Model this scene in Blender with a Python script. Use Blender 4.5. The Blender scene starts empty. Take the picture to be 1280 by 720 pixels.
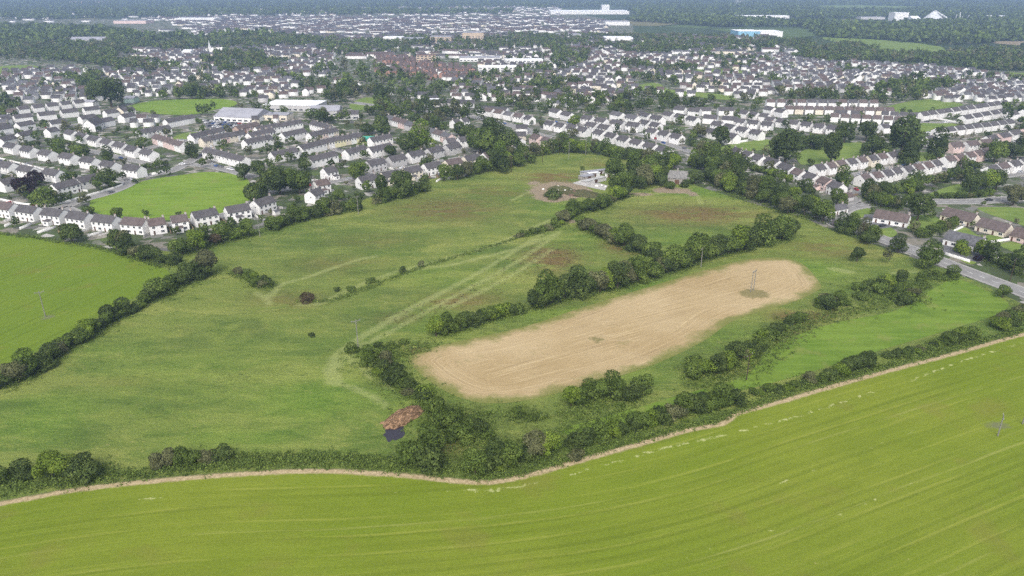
import bpy, math, random
import numpy as np
from mathutils.geometry import delaunay_2d_cdt
from mathutils import Vector

R = math.radians
random.seed(7)
rng = np.random.default_rng(11)
sc = bpy.context.scene
C = sc.collection

# ------------------------------------------------------------------ camera
CAM_H, PITCH, FPX = 120.0, R(22.6), 914.0
cam_d = bpy.data.cameras.new('camera'); cam = bpy.data.objects.new('camera', cam_d); C.objects.link(cam)
cam_d.sensor_width = 36.0; cam_d.lens = 36.0 * FPX / 1280.0
cam_d.clip_start = 1.0; cam_d.clip_end = 30000
cam.location = (0, 0, CAM_H); cam.rotation_euler = (R(90) - PITCH, 0, 0)
sc.camera = cam

# ------------------------------------------------------------------ light
SUN_EL, SUN_AZ = R(46), R(-172)          # azimuth measured from +Y towards +X
w = bpy.data.worlds.new('World'); sc.world = w; w.use_nodes = True
nt = w.node_tree; nt.nodes.clear()
sky = nt.nodes.new('ShaderNodeTexSky'); sky.sky_type = 'NISHITA'; sky.sun_disc = False
sky.sun_elevation = SUN_EL; sky.sun_rotation = SUN_AZ; sky.dust_density = 4.0; sky.air_density = 1.0
hs = nt.nodes.new('ShaderNodeHueSaturation'); hs.inputs['Saturation'].default_value = 0.42
bg = nt.nodes.new('ShaderNodeBackground'); bg.inputs[1].default_value = 0.15
wo = nt.nodes.new('ShaderNodeOutputWorld')
nt.links.new(sky.outputs[0], hs.inputs['Color']); nt.links.new(hs.outputs[0], bg.inputs[0]); nt.links.new(bg.outputs[0], wo.inputs[0])
sun_d = bpy.data.lights.new('sun', 'SUN'); sun_d.energy = 1.15; sun_d.angle = R(34); sun_d.color = (1.0, 0.95, 0.88)
sun = bpy.data.objects.new('sun', sun_d); C.objects.link(sun); sun.location = (0, 0, 300)
sd = Vector((math.sin(SUN_AZ) * math.cos(SUN_EL), math.cos(SUN_AZ) * math.cos(SUN_EL), math.sin(SUN_EL)))
sun.rotation_euler = (-sd).to_track_quat('-Z', 'Y').to_euler()
sc.view_settings.view_transform = 'Standard'; sc.view_settings.look = 'None'
sc.view_settings.exposure = 0.86; sc.view_settings.gamma = 1.0
sc.render.engine = 'CYCLES'
cy = sc.cycles
cy.max_bounces = 4; cy.diffuse_bounces = 2; cy.glossy_bounces = 2; cy.transmission_bounces = 2; cy.volume_bounces = 1
cy.use_denoising = False

# ------------------------------------------------------------------ photo pixel -> point on the ground
cp, sp = math.cos(PITCH), math.sin(PITCH)
def G(px, py, z=0.0):
    dx = (px - 640) / FPX; dz = -(py - 360) / FPX
    y = cp + dz * sp; zz = -sp + dz * cp
    t = (CAM_H - z) / -zz
    return Vector((dx * t, y * t, z))
def SCL(px, py):                        # photo pixels per metre there
    dz = -(py - 360) / FPX
    t = CAM_H / (sp - dz * cp)
    return FPX / t
def GP(pts): return [G(*p).xy.copy() for p in pts]

def tag(o, label=None, cat=None, group=None, kind=None):
    if label: o['label'] = label
    if cat: o['category'] = cat
    if group: o['group'] = group
    if kind: o['kind'] = kind
    return o
def empty(name, loc=(0, 0, 0), rz=0.0):
    o = bpy.data.objects.new(name, None); C.objects.link(o); o.location = loc; o.rotation_euler = (0, 0, rz); o.empty_display_size = 0.5
    return o

# ------------------------------------------------------------------ materials
class NB:
    def __init__(s, name):
        s.m = bpy.data.materials.new(name); s.m.use_nodes = True; s.t = s.m.node_tree; s.n = s.t.nodes; s.n.clear()
        s.out = s.n.new('ShaderNodeOutputMaterial'); s.p = s.n.new('ShaderNodeBsdfPrincipled')
        s.t.links.new(s.p.outputs[0], s.out.inputs[0]); s.p.inputs['Specular IOR Level'].default_value = 0.08
        s.p.inputs['Roughness'].default_value = 0.85
    def L(s, a, b): s.t.links.new(a, b)
    def put(s, sock, v):
        if hasattr(v, 'node'): s.L(v, sock)
        elif isinstance(v, (tuple, list)) and len(v) == 3 and sock.type == 'RGBA': sock.default_value = (*v, 1)
        else: sock.default_value = v
    def pos(s): return s.n.new('ShaderNodeNewGeometry').outputs['Position']
    def obj(s): return s.n.new('ShaderNodeTexCoord').outputs['Object']
    def rnd(s): return s.n.new('ShaderNodeObjectInfo').outputs['Random']
    def attr(s, a, f='Fac'):
        n = s.n.new('ShaderNodeAttribute'); n.attribute_name = a; return n.outputs[f]
    def noise(s, vec, scale, detail=3, rough=0.55, dist=0.0, ch=0):
        n = s.n.new('ShaderNodeTexNoise'); n.inputs['Scale'].default_value = scale; n.inputs['Detail'].default_value = detail
        n.inputs['Roughness'].default_value = rough; n.inputs['Distortion'].default_value = dist
        s.L(vec, n.inputs['Vector']); return n.outputs[ch]
    def mapping(s, vec, rot=(0, 0, 0), scale=(1, 1, 1)):
        n = s.n.new('ShaderNodeMapping'); n.inputs['Rotation'].default_value = rot; n.inputs['Scale'].default_value = scale
        s.L(vec, n.inputs['Vector']); return n.outputs[0]
    def vor(s, vec, scale, out='Color', metric='EUCLIDEAN', feat='F1', rand=1.0):
        n = s.n.new('ShaderNodeTexVoronoi'); n.feature = feat
        if feat == 'F1': n.distance = metric
        n.inputs['Scale'].default_value = scale; n.inputs['Randomness'].default_value = rand
        s.L(vec, n.inputs['Vector']); return n.outputs[out]
    def math(s, op, a, b=0.0, c=None, clamp=False):
        n = s.n.new('ShaderNodeMath'); n.operation = op; n.use_clamp = clamp
        s.put(n.inputs[0], a); s.put(n.inputs[1], b)
        if c is not None: s.put(n.inputs[2], c)
        return n.outputs[0]
    def sstep(s, v, a, b, oa=0.0, ob=1.0):
        n = s.n.new('ShaderNodeMapRange'); n.interpolation_type = 'SMOOTHSTEP'
        s.put(n.inputs['Value'], v); n.inputs['From Min'].default_value = a; n.inputs['From Max'].default_value = b
        n.inputs['To Min'].default_value = oa; n.inputs['To Max'].default_value = ob; return n.outputs[0]
    def mix(s, f, a, b):
        n = s.n.new('ShaderNodeMix'); n.data_type = 'RGBA'; s.put(n.inputs[0], f); s.put(n.inputs[6], a); s.put(n.inputs[7], b); return n.outputs[2]
    def ramp(s, f, stops, const=False):
        n = s.n.new('ShaderNodeValToRGB'); e = n.color_ramp.elements
        if const: n.color_ramp.interpolation = 'CONSTANT'
        while len(e) < len(stops): e.new(0.5)
        for i, (p, c) in enumerate(stops): e[i].position = p; e[i].color = (*c, 1)
        s.L(f, n.inputs[0]); return n.outputs[0]
    def sep(s, v, i=0):
        n = s.n.new('ShaderNodeSeparateXYZ'); s.L(v, n.inputs[0]); return n.outputs[i]
    def bump(s, h, strength=0.4, dist=0.3):
        n = s.n.new('ShaderNodeBump'); n.inputs['Strength'].default_value = strength; n.inputs['Distance'].default_value = dist
        s.L(h, n.inputs['Height']); s.L(n.outputs[0], s.p.inputs['Normal'])
    def base(s, c): s.put(s.p.inputs['Base Color'], c)
    def rough(s, v): s.put(s.p.inputs['Roughness'], v)

def M_plain(name, col, rough=0.8, var=0.15, scale=1.5, per_obj=0.0):
    b = NB(name); n = b.noise(b.obj(), scale, 4)
    f = b.sstep(n, 0.3, 0.7)
    lo = tuple(c * (1 - var) for c in col); hi = tuple(min(1, c * (1 + var)) for c in col)
    c = b.mix(f, lo, hi)
    if per_obj:
        c = b.mix(b.math('MULTIPLY', b.rnd(), per_obj), c, tuple(x * 0.45 for x in col))
    b.base(c); b.rough(rough); return b.m

WALL = {
    'white': M_plain('render_white', (0.73, 0.72, 0.71), 0.8, 0.07, 0.5, 0.25),
    'cream': M_plain('render_cream', (0.66, 0.60, 0.50), 0.8, 0.08, 0.5, 0.25),
    'grey': M_plain('render_grey', (0.46, 0.45, 0.45), 0.85, 0.1, 0.5, 0.2),
    'pink': M_plain('render_pink', (0.64, 0.50, 0.47), 0.8, 0.08, 0.5, 0.2),
    'lilac': M_plain('render_lilac', (0.44, 0.44, 0.62), 0.8, 0.05, 0.5),
    'yellow': M_plain('render_yellow', (0.62, 0.58, 0.38), 0.8, 0.05, 0.5),
}
def M_brick(name, c1, c2, mortar):
    b = NB(name); n = b.n.new('ShaderNodeTexBrick'); b.L(b.mapping(b.obj(), (R(90), 0, 0)), n.inputs['Vector'])
    n.inputs['Scale'].default_value = 2.5; n.inputs['Color1'].default_value = (*c1, 1); n.inputs['Color2'].default_value = (*c2, 1); n.inputs['Mortar'].default_value = (*mortar, 1)
    b.base(n.outputs[0]); return b.m
WALL['brick'] = M_brick('brickwork', (0.28, 0.13, 0.09), (0.34, 0.17, 0.12), (0.4, 0.36, 0.33))
def M_roof(name, col):
    b = NB(name); o = b.obj(); n = b.noise(o, 0.7, 5, 0.65)
    wv = b.n.new('ShaderNodeTexWave'); wv.inputs['Scale'].default_value = 1.0; wv.bands_direction = 'Y'; wv.inputs['Distortion'].default_value = 1.0
    b.L(o, wv.inputs['Vector'])
    c = b.mix(b.sstep(n, 0.35, 0.7), tuple(x * 0.72 for x in col), tuple(x * 1.3 for x in col))
    c = b.mix(b.math('MULTIPLY', wv.outputs['Fac'], 0.25), c, tuple(x * 0.6 for x in col))
    c = b.mix(b.math('MULTIPLY', b.rnd(), 0.35), c, (0.11, 0.10, 0.105))
    b.base(c); b.rough(0.75); b.bump(wv.outputs['Fac'], 0.3, 0.05); return b.m
ROOF = {
    'dark grey': M_roof('roof_dark_grey', (0.082, 0.078, 0.082)),
    'brown': M_roof('roof_brown', (0.112, 0.086, 0.080)),
    'grey': M_roof('roof_grey', (0.11, 0.11, 0.12)),
    'reddish': M_roof('roof_reddish', (0.15, 0.085, 0.07)),
}
M_glass = M_plain('window_glass', (0.03, 0.035, 0.045), 0.15, 0.1); M_glass.node_tree.nodes['Principled BSDF'].inputs['Specular IOR Level'].default_value = 0.5
M_door = M_plain('door_paint', (0.12, 0.07, 0.05), 0.5, 0.2, 1, 0.7)
M_trim = M_plain('white_trim', (0.72, 0.72, 0.72), 0.6, 0.05)
M_chim = M_plain('chimney_render', (0.42, 0.39, 0.37), 0.9, 0.2)
M_pot = M_plain('clay_pot', (0.3, 0.15, 0.1), 0.9, 0.1)
M_conc = M_plain('concrete', (0.36, 0.35, 0.33), 0.9, 0.18, 0.3)
M_wallw = M_plain('garden_wall_render', (0.60, 0.59, 0.57), 0.9, 0.12, 0.5)
M_fence = M_plain('fence_timber', (0.20, 0.15, 0.10), .9, .2)
M_stone = M_plain('rubble_stone', (0.27, 0.25, 0.23), 0.95, 0.4, 1.2)
M_timber = M_plain('creosoted_timber', (0.055, 0.04, 0.03), 0.9, 0.3)
M_insul = M_plain('insulator', (0.35, 0.35, 0.35), 0.3, 0.1)
M_steel = M_plain('pale_steel', (0.5, 0.51, 0.52), 0.4, 0.1, 0.2)
M_bark = M_plain('bark', (0.07, 0.055, 0.04), 0.95, 0.3, 2)
M_tyre = M_plain('tyre_rubber', (0.02, 0.02, 0.02), 0.8, 0.1)

def M_leaf(name, dark, mid, light):
    b = NB(name)
    a = b.attr('tone'); n = b.noise(b.obj(), 0.6, 3)
    f = b.math('ADD', b.math('MULTIPLY', a, 0.62), b.math('MULTIPLY', n, 0.38))
    c = b.ramp(f, [(0.15, dark), (0.5, mid), (0.85, light)])
    r = b.rnd()
    c = b.mix(b.math('MULTIPLY', b.sstep(r, 0.0, 1.0), 0.45), c, tuple(x * 0.55 for x in mid))
    b.base(c); b.rough(0.75)
    tr = b.n.new('ShaderNodeBsdfTranslucent'); b.put(tr.inputs[0], c)
    mx = b.n.new('ShaderNodeMixShader'); mx.inputs[0].default_value = 0.22
    b.L(b.p.outputs[0], mx.inputs[1]); b.L(tr.outputs[0], mx.inputs[2]); b.L(mx.outputs[0], b.out.inputs[0])
    return b.m
LEAF = {
    'dark green': M_leaf('leaves_dark', (0.025, 0.040, 0.011), (0.069, 0.100, 0.027), (0.153, 0.195, 0.050)),
    'mid green': M_leaf('leaves_mid', (0.039, 0.062, 0.012), (0.097, 0.142, 0.029), (0.194, 0.250, 0.055)),
    'bright green': M_leaf('leaves_bright', (0.058, 0.100, 0.012), (0.142, 0.205, 0.028), (0.250, 0.309, 0.050)),
    'grey green': M_leaf('leaves_grey', (0.063, 0.072, 0.031), (0.126, 0.134, 0.060), (0.227, 0.230, 0.111)),
    'purple': M_leaf('leaves_purple', (0.016, 0.009, 0.012), (0.034, 0.020, 0.024), (0.060, 0.040, 0.040)),
    'russet': M_leaf('leaves_russet', (0.045, 0.035, 0.018), (0.095, 0.072, 0.040), (0.15, 0.115, 0.065)),
}

# ------------------------------------------------------------------ mesh helpers
def mesh_np(name, verts, faces4=None, tris=None, mats=(), attrs=None, mat_idx=None):
    """fast mesh from numpy arrays"""
    me = bpy.data.meshes.new(name)
    verts = np.asarray(verts, dtype=np.float32); me.vertices.add(len(verts)); me.vertices.foreach_set('co', verts.ravel())
    idx = []; starts = []; totals = []; s = 0
    if faces4 is not None and len(faces4):
        f = np.asarray(faces4, dtype=np.int32); idx.append(f.ravel()); starts.append(np.arange(len(f)) * 4 + s); totals.append(np.full(len(f), 4)); s += f.size
    if tris is not None and len(tris):
        f = np.asarray(tris, dtype=np.int32); idx.append(f.ravel()); starts.append(np.arange(len(f)) * 3 + s); totals.append(np.full(len(f), 3)); s += f.size
    idx = np.concatenate(idx).astype(np.int32); starts = np.concatenate(starts).astype(np.int32)
    me.loops.add(len(idx)); me.loops.foreach_set('vertex_index', idx)
    me.polygons.add(len(starts)); me.polygons.foreach_set('loop_start', starts)
    if mat_idx is not None: me.polygons.foreach_set('material_index', np.asarray(mat_idx, dtype=np.int32))
    me.update(calc_edges=True)
    for m in mats: me.materials.append(m)
    if attrs:
        for k, v in attrs.items():
            at = me.attributes.new(k, 'FLOAT', 'POINT'); at.data.foreach_set('value', np.asarray(v, dtype=np.float32))
    return me
def link(name, me, parent=None, loc=(0, 0, 0), rz=0.0):
    o = bpy.data.objects.new(name, me); C.objects.link(o); o.location = loc; o.rotation_euler = (0, 0, rz)
    if parent: o.parent = parent
    return o

class MB:
    def __init__(s): s.v = []; s.f = []; s.mi = []
    def poly(s, pts, mi=0):
        i = len(s.v); s.v += [tuple(p) for p in pts]; s.f.append(tuple(range(i, i + len(pts)))); s.mi.append(mi)
    def box(s, x0, x1, y0, y1, z0, z1, mi=0, bottom=True):
        i = len(s.v); s.v += [(x0, y0, z0), (x1, y0, z0), (x1, y1, z0), (x0, y1, z0), (x0, y0, z1), (x1, y0, z1), (x1, y1, z1), (x0, y1, z1)]
        fs = [(0, 1, 5, 4), (1, 2, 6, 5), (2, 3, 7, 6), (3, 0, 4, 7), (4, 5, 6, 7)]
        if bottom: fs.append((3, 2, 1, 0))
        for f in fs: s.f.append(tuple(i + k for k in f)); s.mi.append(mi)
    def prism(s, prof, x0, x1, mi=0):   # profile in (y,z), extruded along x
        n = len(prof); i = len(s.v); s.v += [(x0, y, z) for y, z in prof] + [(x1, y, z) for y, z in prof]
        for k in range(n):
            a, b_ = k, (k + 1) % n; s.f.append((i + a, i + b_, i + n + b_, i + n + a)); s.mi.append(mi)
        s.f.append(tuple(i + k for k in range(n))[::-1]); s.mi.append(mi); s.f.append(tuple(i + n + k for k in range(n))); s.mi.append(mi)
    def tube(s, p0, p1, r0, r1, seg=8, mi=0, caps=True):
        p0 = Vector(p0); p1 = Vector(p1); d = (p1 - p0).normalized(); a = d.orthogonal().normalized(); b_ = d.cross(a)
        i = len(s.v)
        for p, r in ((p0, r0), (p1, r1)):
            for k in range(seg):
                t = 2 * math.pi * k / seg; s.v.append(tuple(p + (a * math.cos(t) + b_ * math.sin(t)) * r))
        for k in range(seg): s.f.append((i + k, i + (k + 1) % seg, i + seg + (k + 1) % seg, i + seg + k)); s.mi.append(mi)
        if caps: s.f.append(tuple(i + k for k in range(seg))[::-1]); s.mi.append(mi); s.f.append(tuple(i + seg + k for k in range(seg))); s.mi.append(mi)
    def mesh(s, name, *mats):
        me = bpy.data.meshes.new(name); me.from_pydata(s.v, [], s.f)
        for m in mats: me.materials.append(m)
        me.polygons.foreach_set('material_index', s.mi); me.update(); return me
    def build(s, name, mats, parent=None, loc=(0, 0, 0), rz=0.0):
        return link(name, s.mesh(name, *(mats if isinstance(mats, (list, tuple)) else [mats])), parent, loc, rz)

# ------------------------------------------------------------------ 2-D helpers
def smooth(pts, k=6, closed=False):
    P = [Vector((p[0], p[1])) for p in pts]; n = len(P); out = []
    rngi = range(n) if closed else range(n - 1)
    for i in rngi:
        p0 = P[(i - 1) % n] if closed or i > 0 else P[0] * 2 - P[1]
        p1, p2 = P[i], P[(i + 1) % n]
        p3 = P[(i + 2) % n] if closed or i + 2 < n else P[n - 1] * 2 - P[n - 2]
        for j in range(k):
            t = j / k
            out.append(0.5 * ((2 * p1) + (p2 - p0) * t + (2 * p0 - 5 * p1 + 4 * p2 - p3) * t * t + (3 * p1 - p0 - 3 * p2 + p3) * t ** 3))
    if not closed: out.append(P[-1])
    return out
def resample(pts, step):
    P = np.array([(p[0], p[1]) for p in pts]); d = np.r_[0, np.cumsum(np.hypot(*np.diff(P, axis=0).T))]
    n = max(2, int(d[-1] / step) + 1); t = np.linspace(0, d[-1], n)
    return np.c_[np.interp(t, d, P[:, 0]), np.interp(t, d, P[:, 1])], d[-1]
def dist_poly(Q, line, closed=False):
    """distance of points Q (n,2) to a polyline"""
    P = np.array([(p[0], p[1]) for p in line]); 
    if closed: P = np.vstack([P, P[:1]])
    best = np.full(len(Q), 1e9)
    for a, b in zip(P[:-1], P[1:]):
        ab = b - a; L2 = (ab ** 2).sum() + 1e-9
        t = np.clip(((Q - a) @ ab) / L2, 0, 1); d = np.hypot(*(Q - a - t[:, None] * ab).T)
        best = np.minimum(best, d)
    return best
def inside(Q, poly):
    P = np.array([(p[0], p[1]) for p in poly]); x, y = Q[:, 0], Q[:, 1]; c = np.zeros(len(Q), bool); j = len(P) - 1
    for i in range(len(P)):
        xi, yi = P[i]; xj, yj = P[j]
        if yi != yj:
            c ^= ((yi > y) != (yj > y)) & (x < (xj - xi) * (y - yi) / (yj - yi) + xi)
        j = i
    return c
def pxin(px, poly): return inside(np.array([px]), poly)[0]

def sheet(name, poly, z, step, mat, attrs_fn=None, kind='structure'):
    """a ground sheet: outline + inner grid, triangulated"""
    P = [Vector((p[0], p[1])) for p in poly]; A = np.array([(p.x, p.y) for p in P])
    x0, y0 = A.min(0); x1, y1 = A.max(0)
    gx, gy = np.meshgrid(np.arange(x0, x1, step), np.arange(y0, y1, step)); Q = np.c_[gx.ravel(), gy.ravel()]
    Q = Q + rng.uniform(-0.2, 0.2, Q.shape) * step
    if len(Q):
        Q = Q[inside(Q, A)]
        if len(Q): Q = Q[dist_poly(Q, A, True) > step * 0.4]
    vs = P + [Vector(q) for q in Q]
    n = len(P); ov, oe, of, *_ = delaunay_2d_cdt(vs, [(i, (i + 1) % n) for i in range(n)], [], 1, 1e-4)
    V = np.array([(v.x, v.y, z) for v in ov])
    at = attrs_fn(V[:, :2]) if attrs_fn else None
    T = np.array([f for f in of if len(f) == 3], dtype=np.int32)
    a, b_, c = V[T[:, 0], :2], V[T[:, 1], :2], V[T[:, 2], :2]
    cr = (b_ - a)[:, 0] * (c - a)[:, 1] - (b_ - a)[:, 1] * (c - a)[:, 0]; T[cr < 0] = T[cr < 0][:, ::-1]
    me = mesh_np(name, V, tris=T, mats=[mat], attrs=at)
    o = link(name, me); o['kind'] = kind; return o

def ribbon(name, path, width, z, mat, kind='structure', off=0.0):
    P = np.array([(p[0], p[1]) for p in path]); T = np.gradient(P, axis=0); T /= np.hypot(*T.T)[:, None] + 1e-9; Nn = np.c_[-T[:, 1], T[:, 0]]
    a = P + Nn * (off + width / 2); b_ = P + Nn * (off - width / 2); n = len(P)
    V = np.zeros((2 * n, 3)); V[:n, :2] = a; V[n:, :2] = b_; V[:, 2] = z
    F = [(i + n, i + n + 1, i + 1, i) for i in range(n - 1)]
    o = link(name, mesh_np(name, V, faces4=F, mats=[mat])); o['kind'] = kind; return o
def kerb_strip(path, off, width, z0, z1, mb):
    P = np.array([(p[0], p[1]) for p in path]); T = np.gradient(P, axis=0); T /= np.hypot(*T.T)[:, None] + 1e-9; Nn = np.c_[-T[:, 1], T[:, 0]]
    a = P + Nn * (off + width / 2); b_ = P + Nn * (off - width / 2)
    for i in range(len(P) - 1):
        a0, a1, b0, b1 = a[i], a[i + 1], b_[i], b_[i + 1]
        mb.poly([(b0[0], b0[1], z1), (b1[0], b1[1], z1), (a1[0], a1[1], z1), (a0[0], a0[1], z1)])
        mb.poly([(b0[0], b0[1], z0), (b1[0], b1[1], z0), (b1[0], b1[1], z1), (b0[0], b0[1], z1)])
        mb.poly([(a1[0], a1[1], z0), (a0[0], a0[1], z0), (a0[0], a0[1], z1), (a1[0], a1[1], z1)])

def ellipses(Q, els):
    """soft sum of ellipses given in photo pixels (cx, cy, rx, ry, weight)"""
    out = np.zeros(len(Q))
    for cx, cy, rx, ry, wgt in els:
        c = G(cx, cy); ex = (G(cx + rx, cy) - c).x; ey = ((G(cx, cy - ry) - G(cx, cy + ry)).y) / 2
        d = ((Q[:, 0] - c.x) / ex) ** 2 + ((Q[:, 1] - c.y - 0.0) / ey) ** 2
        out = np.maximum(out, wgt * np.exp(-d * 1.1))
    return out

# ------------------------------------------------------------------ ground materials
def M_pasture():
    b = NB('rough_pasture'); p = b.pos()
    stretch = b.mapping(p, (0, 0, R(-62)), (0.35, 1.0, 1.0))
    big = b.noise(p, 0.013, 5, 0.6); med = b.noise(stretch, 0.16, 7, 0.75, 0.5); fine = b.noise(p, 1.1, 5, 0.75); m2 = b.noise(p, 0.07, 5, 0.7)
    c = b.mix(b.sstep(big, 0.38, 0.60), (0.090, 0.137, 0.027), (0.142, 0.181, 0.039))
    c = b.mix(b.math('MULTIPLY', b.sstep(m2, 0.50, 0.66), 0.6), c, (0.171, 0.192, 0.048))
    c = b.mix(b.math('MULTIPLY', b.sstep(m2, 0.47, 0.34), 0.5), c, (0.072, 0.120, 0.021))
    c = b.mix(b.math('MULTIPLY', b.sstep(med, 0.52, 0.66), 0.6), c, (0.198, 0.218, 0.058))
    c = b.mix(b.math('MULTIPLY', b.sstep(med, 0.47, 0.34), 0.65), c, (0.057, 0.096, 0.019))
    hi = b.noise(stretch, 0.045, 6, 0.7, 0.8); c = b.mix(b.math('MULTIPLY', b.sstep(hi, 0.51, 0.62), 0.62), c, (0.215, 0.235, 0.060)); c = b.mix(b.math('MULTIPLY', b.sstep(hi, 0.46, 0.36), 0.55), c, (0.062, 0.098, 0.024))
    lush = b.attr('lush'); c = b.mix(b.math('MULTIPLY', lush, 0.8), c, b.mix(b.sstep(med, .38, .62), (0.076, 0.153, 0.016), (0.136, 0.218, 0.028)))
    br = b.attr('brown'); bn = b.noise(stretch, 0.13, 7, 0.78); brf = b.math('MULTIPLY', br, b.sstep(bn, 0.38, 0.54), clamp=True)
    c = b.mix(b.math('MULTIPLY', brf, 0.9), c, b.mix(fine, (0.101, 0.067, 0.027), (0.174, 0.110, 0.051)))
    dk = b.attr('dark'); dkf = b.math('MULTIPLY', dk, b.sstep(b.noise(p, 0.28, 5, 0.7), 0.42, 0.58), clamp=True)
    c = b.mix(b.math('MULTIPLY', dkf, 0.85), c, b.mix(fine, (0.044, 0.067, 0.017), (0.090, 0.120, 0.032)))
    tuss = b.noise(stretch, 0.62, 4, 0.7)
    tf = b.math('MULTIPLY', b.sstep(tuss, 0.58, 0.66), b.sstep(b.noise(p, 0.03, 4, .6), 0.48, 0.60))
    c = b.mix(b.math('MULTIPLY', tf, 0.75), c, (0.044, 0.072, 0.015))
    tl = b.math('MULTIPLY', b.sstep(b.noise(stretch, 0.8, 4, .7), 0.60, 0.68), b.sstep(b.noise(p, 0.025, 4, .6), 0.55, 0.45))
    c = b.mix(b.math('MULTIPLY', tl, 0.5), c, (0.276, 0.260, 0.091))
    d = b.math('ADD', b.attr('path'), b.math('MULTIPLY', b.math('SUBTRACT', b.noise(p, 0.45, 4, 0.7), 0.5), 2.6))
    c = b.mix(b.math('MULTIPLY', b.sstep(d, 2.4, 0.2), 0.50), c, (0.285, 0.310, 0.120))
    e = b.math('ADD', b.attr('earth'), b.math('MULTIPLY', b.math('SUBTRACT', b.noise(p, 0.16, 5, 0.75), 0.5), 0.9))
    c = b.mix(b.sstep(e, 0.42, 0.62), c, b.mix(b.sstep(fine, .3, .7), (0.165, 0.122, 0.085), (0.315, 0.255, 0.185)))
    c = b.mix(b.math('MULTIPLY', b.sstep(fine, 0.45, 0.70), 0.22), c, (0.218, 0.222, 0.061))
    c = b.mix(b.math('MULTIPLY', b.sstep(fine, 0.5, 0.30), 0.35), c, (0.044, 0.065, 0.015))
    b.base(c); b.rough(0.95); b.bump(b.math('ADD', b.noise(p, 0.9, 6, 0.75), b.math('MULTIPLY', med, 0.8)), 0.8, 0.6); return b.m
def M_crop(name, a, c2, tan, stripe_scale=1.0, mow=0.5, rot=0.0, streak=0.6):
    """short green crop with drill and tractor stripes; attribute v = metres from the field edge, edge = true distance"""
    b = NB(name); p = b.pos(); v = b.attr('v')
    u = b.n.new('ShaderNodeCombineXYZ'); b.L(v, u.inputs[1]); b.L(b.attr('u'), u.inputs[0])
    s = b.mapping(u.outputs[0], (0, 0, 0), (0.006, 0.42 * stripe_scale, 1)); st = b.noise(s, 1.0, 5, 0.7)
    s2 = b.mapping(u.outputs[0], (0, 0, 0), (0.012, 1.5 * stripe_scale, 1)); st2 = b.noise(s2, 1.0, 4, 0.7)
    s3 = b.mapping(u.outputs[0], (0, 0, 0), (0.05, 0.20 * stripe_scale, 1)); st3 = b.noise(s3, 1.0, 3, 0.6)
    big = b.noise(p, 0.015, 4, 0.6); fine = b.noise(p, 1.1, 4, 0.7)
    vv = b.math('ADD', v, b.math('MULTIPLY', b.noise(p, 0.015, 2), 1.6))
    def lines(period, ph, lo, hi):
        w_ = b.math('SINE', b.math('ADD', b.math('MULTIPLY', vv, 6.2832 / period), ph)); return b.sstep(w_, lo, hi)
    mod = b.noise(b.mapping(u.outputs[0], (0, 0, 0), (0.008, 0.09, 1)), 1.0, 3, .6); mod2 = b.noise(b.mapping(u.outputs[0], (0, 0, 0), (0.02, 0.3, 1)), 1.0, 4, .7)
    c = b.mix(b.sstep(big, 0.35, 0.65), a, c2)
    dk = tuple(x * 0.70 for x in a); lt = (0.235, 0.255, 0.045)
    c = b.mix(b.math('MULTIPLY', b.sstep(st3, 0.55, 0.42), 0.20 * mow * 2), c, dk)
    c = b.mix(b.math('MULTIPLY', lines(3.1 / stripe_scale, 0, -.2, .8), b.math('MULTIPLY', b.sstep(mod, .38, .66), 0.50)), c, dk)
    c = b.mix(b.math('MULTIPLY', b.sstep(st2, 0.54, 0.64), 0.40 * streak), c, lt)
    c = b.mix(b.math('MULTIPLY', lines(6.2 / stripe_scale, 1.3, .86, .98), b.math('MULTIPLY', b.sstep(mod2, .46, .62), 0.8 * streak)), c, lt)
    c = b.mix(b.math('MULTIPLY', lines(24.8 / stripe_scale, 2.2, .990, .999), b.math('MULTIPLY', b.sstep(mod2, .42, .60), 0.7 * streak)), c, (0.28, 0.29, 0.08))
    bald = b.math('MULTIPLY', b.sstep(b.noise(p, 0.30, 5, 0.7), 0.69, 0.73), b.sstep(st, 0.45, 0.60))
    c = b.mix(b.math('MULTIPLY', bald, 0.8), c, (0.36, 0.32, 0.15))
    wz = b.math('MULTIPLY', b.sstep(b.noise(p, 0.05, 3), 0.56, 0.70), 0.45)
    c = b.mix(wz, c, (0.150, 0.142, 0.030))
    c = b.mix(b.math('MULTIPLY', b.sstep(fine, 0.42, 0.72), 0.25), c, (0.17, 0.20, 0.032))
    c = b.mix(b.math('MULTIPLY', b.sstep(fine, 0.5, 0.25), 0.25), c, (0.045, 0.070, 0.008))
    e = b.math('ADD', b.attr('edge'), b.math('MULTIPLY', b.math('SUBTRACT', b.noise(p, 0.45, 5, 0.7), 0.5), 1.8))
    if tan:
        c = b.mix(b.sstep(e, tan + 0.5, tan - 0.5), c, b.mix(b.sstep(fine, .3, .7), (0.25, 0.19, 0.105), (0.42, 0.34, 0.21)))
        c = b.mix(b.sstep(e, 0.9, 0.1), c, (0.12, 0.13, 0.05))
    mk = b.attr('mark'); mm = b.math('ADD', mk, b.math('MULTIPLY', b.math('SUBTRACT', b.noise(p, 0.5, 5, .8), 0.5), 3.6))
    c = b.mix(b.math('MULTIPLY', b.sstep(mm, 0.70, 0.30), 0.65), c, (0.42, 0.42, 0.20))
    gy = b.math('ADD', b.attr('scruff'), b.math('MULTIPLY', b.math('SUBTRACT', b.noise(p, 0.5, 5, .8), 0.5), 1.2))
    c = b.mix(b.math('MULTIPLY', b.sstep(gy, 0.5, 0.9), 0.8), c, (0.13, 0.135, 0.075))
    b.base(c); b.rough(0.95); b.bump(b.math('ADD', b.noise(p, 1.5, 5, 0.7), b.math('MULTIPLY', st2, 0.6)), 0.5, 0.25); return b.m
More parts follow.
